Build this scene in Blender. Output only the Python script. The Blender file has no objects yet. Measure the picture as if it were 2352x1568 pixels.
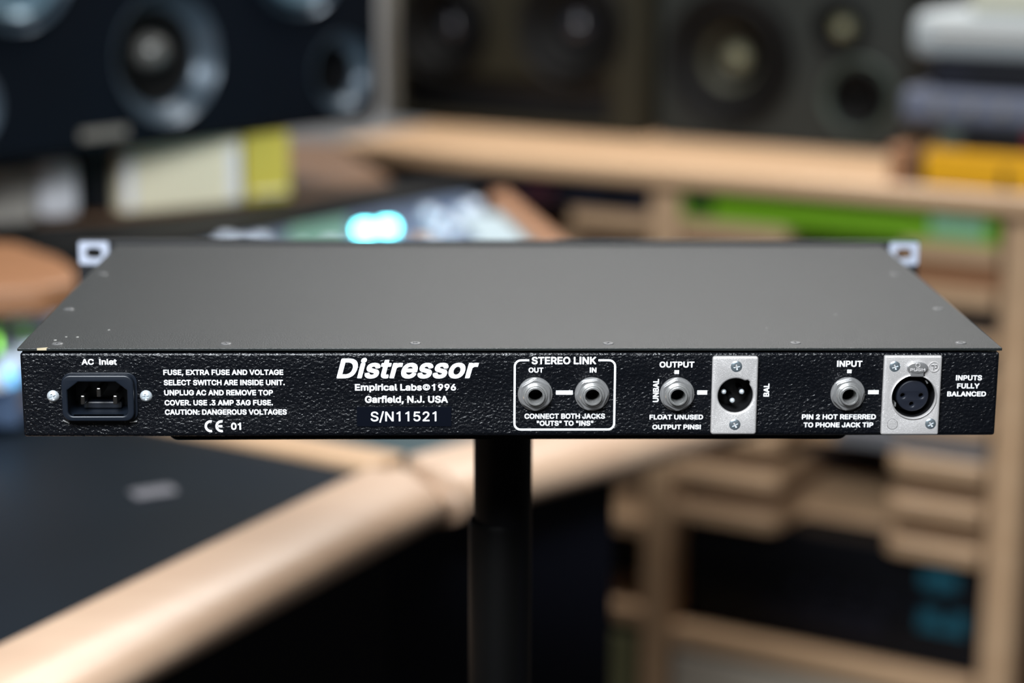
import bpy, bmesh, math, random
from mathutils import Vector, Matrix
PI = math.pi
scene = bpy.context.scene
COL = scene.collection
random.seed(4)

# ------------------------------------------------------------------ camera
cam = bpy.data.cameras.new('camera')
cam.sensor_width = 36.0
cam.lens = 36.0 * 4548.6 / 2352
cam.clip_start = 0.02
cam.dof.use_dof = True
cam.dof.focus_distance = 0.874
cam.dof.aperture_fstop = 3.7
cam.dof.aperture_blades = 0
cam_ob = bpy.data.objects.new('camera', cam)
COL.objects.link(cam_ob)
pitch, yaw, roll = 0.2262, 0.0270, 0.0057
Fd = Vector((math.sin(yaw) * math.cos(pitch), math.cos(yaw) * math.cos(pitch), -math.sin(pitch)))
Rt = Vector((math.cos(yaw), -math.sin(yaw), 0))
Up = Rt.cross(Fd)
R2 = Rt * math.cos(roll) + Up * math.sin(roll)
U2 = -Rt * math.sin(roll) + Up * math.cos(roll)
cam_ob.matrix_world = Matrix(((R2.x, U2.x, -Fd.x, -0.0236), (R2.y, U2.y, -Fd.y, -0.8576), (R2.z, U2.z, -Fd.z, 1.2204), (0, 0, 0, 1)))
scene.camera = cam_ob

# ------------------------------------------------------------------ world, lights, exposure
w = bpy.data.worlds.new('world')
scene.world = w
w.use_nodes = True
w.node_tree.nodes['Background'].inputs[0].default_value = (0.5, 0.6, 0.75, 1)
w.node_tree.nodes['Background'].inputs[1].default_value = 0.25
vs = scene.view_settings
vs.view_transform = 'Standard'
vs.look = 'None'
vs.gamma = 1
vs.use_curve_mapping = False
vs.exposure = 0.22

def area(name, loc, target, size, power, col):
    l = bpy.data.lights.new(name, 'AREA')
    l.shape = 'RECTANGLE'
    l.size, l.size_y = size
    l.energy = power
    l.color = col
    o = bpy.data.objects.new(name, l)
    COL.objects.link(o)
    o.location = loc
    d = Vector(target) - Vector(loc)
    o.rotation_euler = d.to_track_quat('-Z', 'Y').to_euler()
    return o
area('ceiling_lamp_desk', (0.2, 1.55, 2.58), (0.2, 1.55, 0), (1.2, 0.45), 38, (1.0, 0.97, 0.94))
area('front_fill_light', (-0.25, -0.62, 1.72), (0.0, 0.0, 1.0), (0.4, 0.25), 12, (0.88, 0.94, 1.0))  # added light close above the unit, brightens its rear panel and lettering
area('ceiling_lamp_back', (0.25, 2.5, 2.6), (0.0, 0.9, 0.8), (1.3, 0.45), 15, (1.0, 0.98, 0.96))
area('wall_wash_light', (0.2, 3.3, 2.62), (0.2, 4.0, 1.9), (3.2, 0.3), 32, (0.97, 0.98, 1.0))  # added light washing the back wall, so the lid mirrors it as sheen
area('ceiling_lamp_front', (-0.5, -1.7, 2.5), (0.0, 0.6, 0.9), (1.3, 0.5), 66, (0.92, 0.96, 1.0))

# ------------------------------------------------------------------ materials
def mat(name, col, rough=0.5, metal=0.0, spec=0.5, noise=None, bump=None, coat=0.0, emit=None, aniso=None, stretch=None, tint=None):
    """noise=(scale, amount): mottled value; bump=(scale, distance); tint=second colour of the mottling"""
    m = bpy.data.materials.new(name)
    m.use_nodes = True
    nt = m.node_tree
    b = nt.nodes['Principled BSDF']
    b.inputs['Base Color'].default_value = (*col, 1)
    b.inputs['Roughness'].default_value = rough
    b.inputs['Metallic'].default_value = metal
    b.inputs['Specular IOR Level'].default_value = spec
    if coat:
        b.inputs['Coat Weight'].default_value = coat
        b.inputs['Coat Roughness'].default_value = 0.15
    if emit:
        b.inputs['Emission Color'].default_value = (*emit[0], 1)
        b.inputs['Emission Strength'].default_value = emit[1]
    if noise or bump:
        tc = nt.nodes.new('ShaderNodeTexCoord')
        mp = nt.nodes.new('ShaderNodeMapping')
        nt.links.new(tc.outputs['Object'], mp.inputs['Vector'])
        if stretch:
            mp.inputs['Scale'].default_value = stretch
    if noise:
        n = nt.nodes.new('ShaderNodeTexNoise')
        n.inputs['Scale'].default_value = noise[0]
        n.inputs['Detail'].default_value = 4
        nt.links.new(mp.outputs[0], n.inputs['Vector'])
        r = nt.nodes.new('ShaderNodeMix')
        r.data_type = 'RGBA'
        c2 = tint or tuple(c * (1 - noise[1]) for c in col)
        r.inputs[6].default_value = (*col, 1)
        r.inputs[7].default_value = (*c2, 1)
        cr = nt.nodes.new('ShaderNodeMapRange')
        cr.inputs[1].default_value, cr.inputs[2].default_value = 0.35, 0.65
        nt.links.new(n.outputs['Fac'], cr.inputs[0])
        nt.links.new(cr.outputs[0], r.inputs[0])
        nt.links.new(r.outputs[2], b.inputs['Base Color'])
    if bump:
        n2 = nt.nodes.new('ShaderNodeTexNoise')
        n2.inputs['Scale'].default_value = bump[0]
        n2.inputs['Detail'].default_value = bump[2] if len(bump) > 2 else 2
        n2.inputs['Distortion'].default_value = 0.4
        nt.links.new(mp.outputs[0], n2.inputs['Vector'])
        bp = nt.nodes.new('ShaderNodeBump')
        bp.inputs['Strength'].default_value = 1
        bp.inputs['Distance'].default_value = bump[1]
        nt.links.new(n2.outputs['Fac'], bp.inputs['Height'])
        nt.links.new(bp.outputs[0], b.inputs['Normal'])
    return m

M = {}
M['wrinkle'] = mat('black_wrinkle_paint', (0.002, 0.0026, 0.0042), 0.3, spec=0.4, bump=(720, 0.0006, 2.5), stretch=(0.9, 1, 1.1))
M['black_paint'] = mat('black_fine_paint', (0.008, 0.009, 0.011), 0.4, bump=(1400, 0.0002))
M['lid'] = mat('lid_satin_paint', (0.014, 0.0165, 0.0162), 0.37, spec=0.27, noise=(9, 0.1), bump=(1700, 0.00016, 3))
M['white_ink'] = mat('white_ink', (0.86, 0.88, 0.9), 0.55)
M['white_label'] = mat('sticker_black', (0.0015, 0.0025, 0.006), 0.5, spec=0.1)
M['zinc'] = mat('cast_zinc', (0.62, 0.60, 0.59), 0.42, metal=0.55, bump=(4200, 0.00013, 1))
M['nickel'] = mat('nickel', (0.68, 0.68, 0.67), 0.24, metal=0.85)
M['pin_metal'] = mat('shade_toned_nickel', (0.3, 0.29, 0.28), 0.25, metal=1.0)  # nickel coloured darker for the shade inside the mains inlet
M['nickel_rough'] = mat('nickel_satin', (0.62, 0.62, 0.62), 0.3, metal=0.85)
M['screw_zinc'] = mat('screw_zinc', (0.62, 0.74, 0.82), 0.24, metal=0.9)
M['pan_screw'] = mat('pan_screw', (0.74, 0.8, 0.84), 0.35, metal=0.6)
M['black_screw'] = mat('black_screw', (0.16, 0.16, 0.16), 0.33, metal=0.5)
M['bare'] = mat('bare_aluminium', (0.6, 0.66, 0.8), 0.4, metal=0.35)
M['bore'] = mat('dark_bore', (0.004, 0.004, 0.005), 0.5)
M['plastic'] = mat('inlet_plastic', (0.005, 0.008, 0.014), 0.38, spec=0.5)
M['insert'] = mat('socket_insert', (0.008, 0.010, 0.017), 0.45, spec=0.35)
M['chip'] = mat('paint_chip', (0.45, 0.38, 0.25), 0.6)
M['pole'] = mat('pole_black', (0.002, 0.002, 0.0025), 0.5, spec=0.12)
M['pole_dark'] = mat('pole_worn_black', (0.002, 0.002, 0.002), 0.42, spec=0.12)
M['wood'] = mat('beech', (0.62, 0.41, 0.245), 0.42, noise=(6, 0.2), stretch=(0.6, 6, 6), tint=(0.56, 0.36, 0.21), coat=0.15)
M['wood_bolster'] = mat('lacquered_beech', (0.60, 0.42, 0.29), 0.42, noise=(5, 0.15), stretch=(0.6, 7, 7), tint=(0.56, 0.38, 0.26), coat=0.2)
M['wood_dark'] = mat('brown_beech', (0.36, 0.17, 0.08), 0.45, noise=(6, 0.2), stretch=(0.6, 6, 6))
M['panel'] = mat('desk_laminate', (0.005, 0.0095, 0.015), 0.4, spec=0.15, noise=(3, 0.3))
M['teal_panel'] = mat('teal_laminate', (0.02, 0.05, 0.055), 0.4)
M['apron'] = mat('desk_apron', (0.002, 0.0025, 0.007), 0.7, spec=0.2)
M['wood_brown'] = mat('stained_shelf', (0.16, 0.08, 0.035), 0.5, noise=(6, 0.2), stretch=(0.6, 6, 6))
M['upstand'] = mat('upstand_leatherette', (0.006, 0.006, 0.0055), 0.7, spec=0.2)
M['console'] = mat('console_panel', (0.09, 0.14, 0.24), 0.4, noise=(14, 0.5))
M['console_green'] = mat('console_green_panel', (0.10, 0.22, 0.17), 0.45)
M['paper'] = mat('white_paper', (0.36, 0.45, 0.49), 0.6)
M['knob'] = mat('knob_silver', (0.75, 0.83, 0.95), 0.35, metal=0.2)
M['cyan'] = mat('cyan_lamp', (0, 0.5, 0.6), 0.4, emit=((0.16, 0.88, 1.0), 14))
M['green_lamp'] = mat('green_lamp', (0.1, 0.5, 0.1), 0.4, emit=((0.35, 1.0, 0.1), 2.2))
M['blue_lamp'] = mat('blue_lamp', (0.1, 0.4, 0.6), 0.4, emit=((0.12, 0.4, 0.75), 2))
M['amber'] = mat('amber_plastic', (0.55, 0.3, 0.1), 0.5)
M['spk_blue'] = mat('blue_black_cabinet', (0.001, 0.0035, 0.008), 0.6, spec=0.15, noise=(4, 0.3))
M['spk_olive'] = mat('olive_grey_baffle', (0.014, 0.0125, 0.006), 0.6, spec=0.3)
M['spk_edge'] = mat('pale_grey_cabinet', (0.2, 0.19, 0.165), 0.55)
M['spk_green'] = mat('green_grey_cabinet', (0.013, 0.016, 0.0145), 0.6, spec=0.3)
M['cone'] = mat('black_cone', (0.003, 0.003, 0.003), 0.7, spec=0.15)
M['cone_olive'] = mat('olive_cone', (0.05, 0.05, 0.032), 0.5)
M['flare'] = mat('blue_grey_flare', (0.06, 0.085, 0.11), 0.33, metal=0.3)
M['rubber'] = mat('rubber_surround', (0.004, 0.004, 0.004), 0.6, spec=0.2)
M['ring_blue'] = mat('blue_grey_ring', (0.05, 0.075, 0.10), 0.22, metal=0.4)
M['cone_blue'] = mat('blue_grey_cone', (0.09, 0.15, 0.19), 0.3, metal=0.3)
M['dome'] = mat('dust_cap', (0.16, 0.16, 0.15), 0.3, metal=0.3)
M['dome_olive'] = mat('olive_dust_cap', (0.22, 0.22, 0.14), 0.35, metal=0.2)
M['cap_gloss'] = mat('gloss_cap', (0.02, 0.022, 0.03), 0.12, spec=0.8)
M['cream'] = mat('cream_card', (0.88, 0.80, 0.58), 0.6)
M['yellow'] = mat('yellow_card', (0.62, 0.52, 0.08), 0.55)
M['white_card'] = mat('white_card', (0.8, 0.8, 0.84), 0.55)
M['grey_card'] = mat('grey_card', (0.4, 0.37, 0.33), 0.6)
M['green'] = mat('green_faceplate', (0.16, 0.38, 0.006), 0.45)
M['green_dark'] = mat('dark_green_metal', (0.02, 0.07, 0.004), 0.5)
M['mint'] = mat('mint_label', (0.25, 0.5, 0.3), 0.5)
M['gear_black'] = mat('gear_black', (0.003, 0.0035, 0.006), 0.5, spec=0.3)
M['gear_navy'] = mat('gear_navy', (0.007, 0.008, 0.016), 0.5, spec=0.3)
M['gear_wine'] = mat('gear_wine', (0.05, 0.01, 0.018), 0.45)
M['gear_teal'] = mat('teal_display', (0.02, 0.12, 0.17), 0.3)
M['gear_silver'] = mat('brushed_silver', (0.34, 0.34, 0.36), 0.35, metal=0.5)
M['badge'] = mat('badge_grey', (0.16, 0.16, 0.18), 0.4)
M['gear_white'] = mat('white_enclosure', (0.38, 0.41, 0.42), 0.4)
M['gear_cream'] = mat('cream_enclosure', (0.55, 0.55, 0.44), 0.5)
M['lavender'] = mat('lavender_metal', (0.15, 0.165, 0.22), 0.35, metal=0.2)
M['orange'] = mat('orange_plastic', (0.78, 0.38, 0.003), 0.45)
M['red'] = mat('red_plastic', (0.16, 0.008, 0.018), 0.4)
M['grey_green'] = mat('grey_green_metal', (0.06, 0.08, 0.068), 0.5)
M['beige_gear'] = mat('beige_grey_box', (0.5, 0.44, 0.36), 0.55)
M['moss_gear'] = mat('moss_grey_box', (0.2, 0.2, 0.1), 0.55)
M['wall'] = mat('wall_paint', (0.13, 0.135, 0.13), 0.8, noise=(2, 0.1))
M['wall_pale'] = mat('pale_wall_paint', (0.35, 0.35, 0.35), 0.8)
M['foam'] = mat('acoustic_cloth', (0.02, 0.022, 0.022), 0.9, noise=(40, 0.3))
M['ceiling'] = mat('ceiling_paint', (0.22, 0.22, 0.22), 0.85)
M['floor'] = mat('floor_carpet', (0.035, 0.034, 0.036), 0.9, noise=(60, 0.4))

# ------------------------------------------------------------------ mesh helpers
def link(name, me, m, parent=None, loc=(0, 0, 0), rot=(0, 0, 0), smooth=False):
    me.name = name
    if m is not None:
        for x in (m if isinstance(m, (list, tuple)) else [m]):
            me.materials.append(x)
    o = bpy.data.objects.new(name, me)
    COL.objects.link(o)
    o.parent = parent
    o.location = loc
    o.rotation_euler = rot
    if smooth:
        for p in me.polygons:
            p.use_smooth = True
    return o

def empty(name, loc, label, cat, rz=0.0, group=None):
    o = bpy.data.objects.new(name, None)
    o.empty_display_size = 0.05
    COL.objects.link(o)
    o.location = loc
    o.rotation_euler = (0, 0, rz)
    tag(o, label, cat, group)
    return o

def tag(o, label, cat, group=None):
    o['label'] = label
    o['category'] = cat
    if group:
        o['group'] = group
    return o

def to_mesh(bm):
    me = bpy.data.meshes.new('m')
    bmesh.ops.recalc_face_normals(bm, faces=bm.faces)
    bm.to_mesh(me)
    bm.free()
    return me

def box_bm(x0, x1, y0, y1, z0, z1, bev=0.0, seg=2, bm=None):
    own = bm is None
    t = bmesh.new()
    bmesh.ops.create_cube(t, size=1)
    for v in t.verts:
        v.co = Vector(((x0 + x1) / 2 + v.co.x * (x1 - x0), (y0 + y1) / 2 + v.co.y * (y1 - y0), (z0 + z1) / 2 + v.co.z * (z1 - z0)))
    if bev:
        bmesh.ops.bevel(t, geom=t.edges[:], offset=bev, segments=seg, affect='EDGES', profile=0.5)
    if own:
        return t
    me = bpy.data.meshes.new('tmp')
    t.to_mesh(me)
    t.free()
    bm.from_mesh(me)
    bpy.data.meshes.remove(me)
    return bm

def box(name, x0, x1, y0, y1, z0, z1, m, parent=None, bev=0.0, seg=2, loc=(0, 0, 0), rot=(0, 0, 0), smooth=False):
    return link(name, to_mesh(box_bm(x0, x1, y0, y1, z0, z1, bev, seg)), m, parent, loc, rot, smooth)

def prism_bm(pts, z0, z1, bev=0.0, seg=2, top_z=None):
    """pts: plan outline (x, y); top_z: optional own height per vertex"""
    bm = bmesh.new()
    b = [bm.verts.new((x, y, z0)) for x, y in pts]
    t = [bm.verts.new((x, y, top_z[i] if top_z else z1)) for i, (x, y) in enumerate(pts)]
    bm.faces.new(b[::-1])
    bm.faces.new(t)
    n = len(pts)
    for i in range(n):
        bm.faces.new((b[i], b[(i + 1) % n], t[(i + 1) % n], t[i]))
    if bev:
        bmesh.ops.bevel(bm, geom=bm.edges[:], offset=bev, segments=seg, affect='EDGES', profile=0.5)
    return bm

def prism(name, pts, z0, z1, m, parent=None, bev=0.0, seg=2, top_z=None, loc=(0, 0, 0), rot=(0, 0, 0), smooth=False):
    return link(name, to_mesh(prism_bm(pts, z0, z1, bev, seg, top_z)), m, parent, loc, rot, smooth)

def lathe_bm(profile, n=32, bm=None, cx=0, cz=0, mi=0):
    """profile of (radius, y) turned about the Y axis through (cx, cz)"""
    bm = bm or bmesh.new()
    rings = []
    for r, y in profile:
        if r < 1e-7:
            rings.append([bm.verts.new((cx, y, cz))])
        else:
            rings.append([bm.verts.new((cx + r * math.cos(2 * PI * k / n), y, cz + r * math.sin(2 * PI * k / n))) for k in range(n)])
    for a, b in zip(rings, rings[1:]):
        for k in range(n):
            k2 = (k + 1) % n
            if len(a) == 1 and len(b) == 1:
                continue
            if len(a) == 1:
                f = bm.faces.new((a[0], b[k2], b[k]))
            elif len(b) == 1:
                f = bm.faces.new((a[k], a[k2], b[0]))
            else:
                f = bm.faces.new((a[k], a[k2], b[k2], b[k]))
            f.material_index = mi
    return bm

def lathe(name, profile, m, parent, cx=0, cz=0, n=32, loc=(0, 0, 0), smooth=True):
    me = to_mesh(lathe_bm(profile, n))
    return autosmooth(link(name, me, m, parent, (loc[0] + cx, loc[1], loc[2] + cz)), smooth)

def autosmooth(o, on=True):
    if on:
        bm = bmesh.new()
        bm.from_mesh(o.data)
        for f in bm.faces:
            f.smooth = True
        for e in bm.edges:
            if len(e.link_faces) == 2 and e.calc_face_angle(0) > math.radians(38):
                e.smooth = False
        bm.to_mesh(o.data)
        bm.free()
    return o

def zlathe(name, profile, m, parent, loc=(0, 0, 0), n=32):
    """profile of (radius, z) turned about Z"""
    bm = bmesh.new()
    rings = []
    for r, z in profile:
        rings.append([bm.verts.new((0, 0, z))] if r < 1e-7 else [bm.verts.new((r * math.cos(2 * PI * k / n), r * math.sin(2 * PI * k / n), z)) for k in range(n)])
    for a, b in zip(rings, rings[1:]):
        for k in range(n):
            k2 = (k + 1) % n
            if len(a) == 1:
                bm.faces.new((a[0], b[k], b[k2]))
            elif len(b) == 1:
                bm.faces.new((a[k], b[0], a[k2]))
            else:
                bm.faces.new((a[k], b[k], b[k2], a[k2]))
    return autosmooth(link(name, to_mesh(bm), m, parent, loc))

def flat(name, loops, depth, m, parent, bevel=0.0, y=0.0, bres=2, smooth=False, loc=(0, 0, 0)):
    """loops in (x, z); the largest is filled, inner ones are holes. The plate spans y .. y - depth (towards the viewer)"""
    c = bpy.data.curves.new('c', 'CURVE')
    c.dimensions = '2D'
    c.fill_mode = 'BOTH'
    c.extrude = max(depth / 2 - bevel, 1e-6)
    c.bevel_depth = bevel
    c.bevel_resolution = bres
    c.offset = -bevel
    for L in loops:
        sp = c.splines.new('POLY')
        sp.points.add(len(L) - 1)
        for i, (a, b) in enumerate(L):
            sp.points[i].co = (a * 100, b * 100, 0, 1)
        sp.use_cyclic_u = True
    c.extrude *= 100
    c.bevel_depth *= 100
    c.offset *= 100
    tmp = bpy.data.objects.new('tmp', c)
    COL.objects.link(tmp)
    dg = bpy.context.evaluated_depsgraph_get()
    me = bpy.data.meshes.new_from_object(tmp.evaluated_get(dg))
    bpy.data.objects.remove(tmp)
    bpy.data.curves.remove(c)
    for v in me.vertices:
        x, yy, zz = v.co
        v.co = (x / 100, y - depth / 2 - zz / 100, yy / 100)
    bm = bmesh.new()
    bm.from_mesh(me)
    bmesh.ops.remove_doubles(bm, verts=bm.verts, dist=1e-7)
    bm.to_mesh(me)
    bm.free()
    me.materials.clear()
    o = link(name, me, m, parent, loc)
    return autosmooth(o) if smooth else o

def rrect(x0, x1, z0, z1, r, n=6):
    L = []
    for cx, cz, a in ((x1 - r, z1 - r, 0), (x0 + r, z1 - r, 90), (x0 + r, z0 + r, 180), (x1 - r, z0 + r, 270)):
        for k in range(n + 1):
            t = math.radians(a + 90 * k / n)
            L.append((cx + r * math.cos(t), cz + r * math.sin(t)))
    return L

def circ(cx, cz, r, n=40):
    return [(cx + r * math.cos(2 * PI * k / n), cz + r * math.sin(2 * PI * k / n)) for k in range(n)]

def wall_bm(loop, y0, y1, floor=True, bm=None):
    """side walls of a recess along loop, from y0 to y1, with a floor at y1"""
    bm = bm or bmesh.new()
    a = [bm.verts.new((x, y0, z)) for x, z in loop]
    b = [bm.verts.new((x, y1, z)) for x, z in loop]
    n = len(loop)
    for i in range(n):
        bm.faces.new((a[i], a[(i + 1) % n], b[(i + 1) % n], b[i]))
    if floor:
        bm.faces.new(b)
    return bm

def cross_screw(name, cx, cz, r, y, h, m, parent, ang=0.3, flush=False):
    """cross-head screw facing -Y: a polar grid whose heights carry the dome and the cross recess"""
    bm = bmesh.new()
    NR, NA = 22, 56
    ca, sa = math.cos(ang), math.sin(ang)
    def height(x, z):
        rr = math.hypot(x, z) / r
        d = (h * (1 - rr ** 3.2) if not flush else h * (1 - max(0, rr - 0.85) / 0.15))
        u, v = abs(x * ca + z * sa) / r, abs(-x * sa + z * ca) / r
        wdt = 0.12
        if (u < wdt and v < 0.52) or (v < wdt and u < 0.52) or u + v < 0.3:
            d -= r * 0.28
        return d
    c = bm.verts.new((0, y - height(0, 0), 0))
    prev = None
    for i in range(1, NR + 1):
        rad = r * i / NR
        ring = []
        for k in range(NA):
            t = 2 * PI * k / NA
            x, z = rad * math.cos(t), rad * math.sin(t)
            ring.append(bm.verts.new((x, y - height(x, z), z)))
        for k in range(NA):
            k2 = (k + 1) % NA
            bm.faces.new((c, ring[k2], ring[k]) if prev is None else (prev[k], prev[k2], ring[k2], ring[k]))
        prev = ring
    rim = [bm.verts.new((v.co.x, y + 0.0004, v.co.z)) for v in prev]
    for k in range(NA):
        k2 = (k + 1) % NA
        bm.faces.new((prev[k], prev[k2], rim[k2], rim[k]))
    return autosmooth(link(name, to_mesh(bm), m, parent, (cx, 0, cz)))

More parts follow.
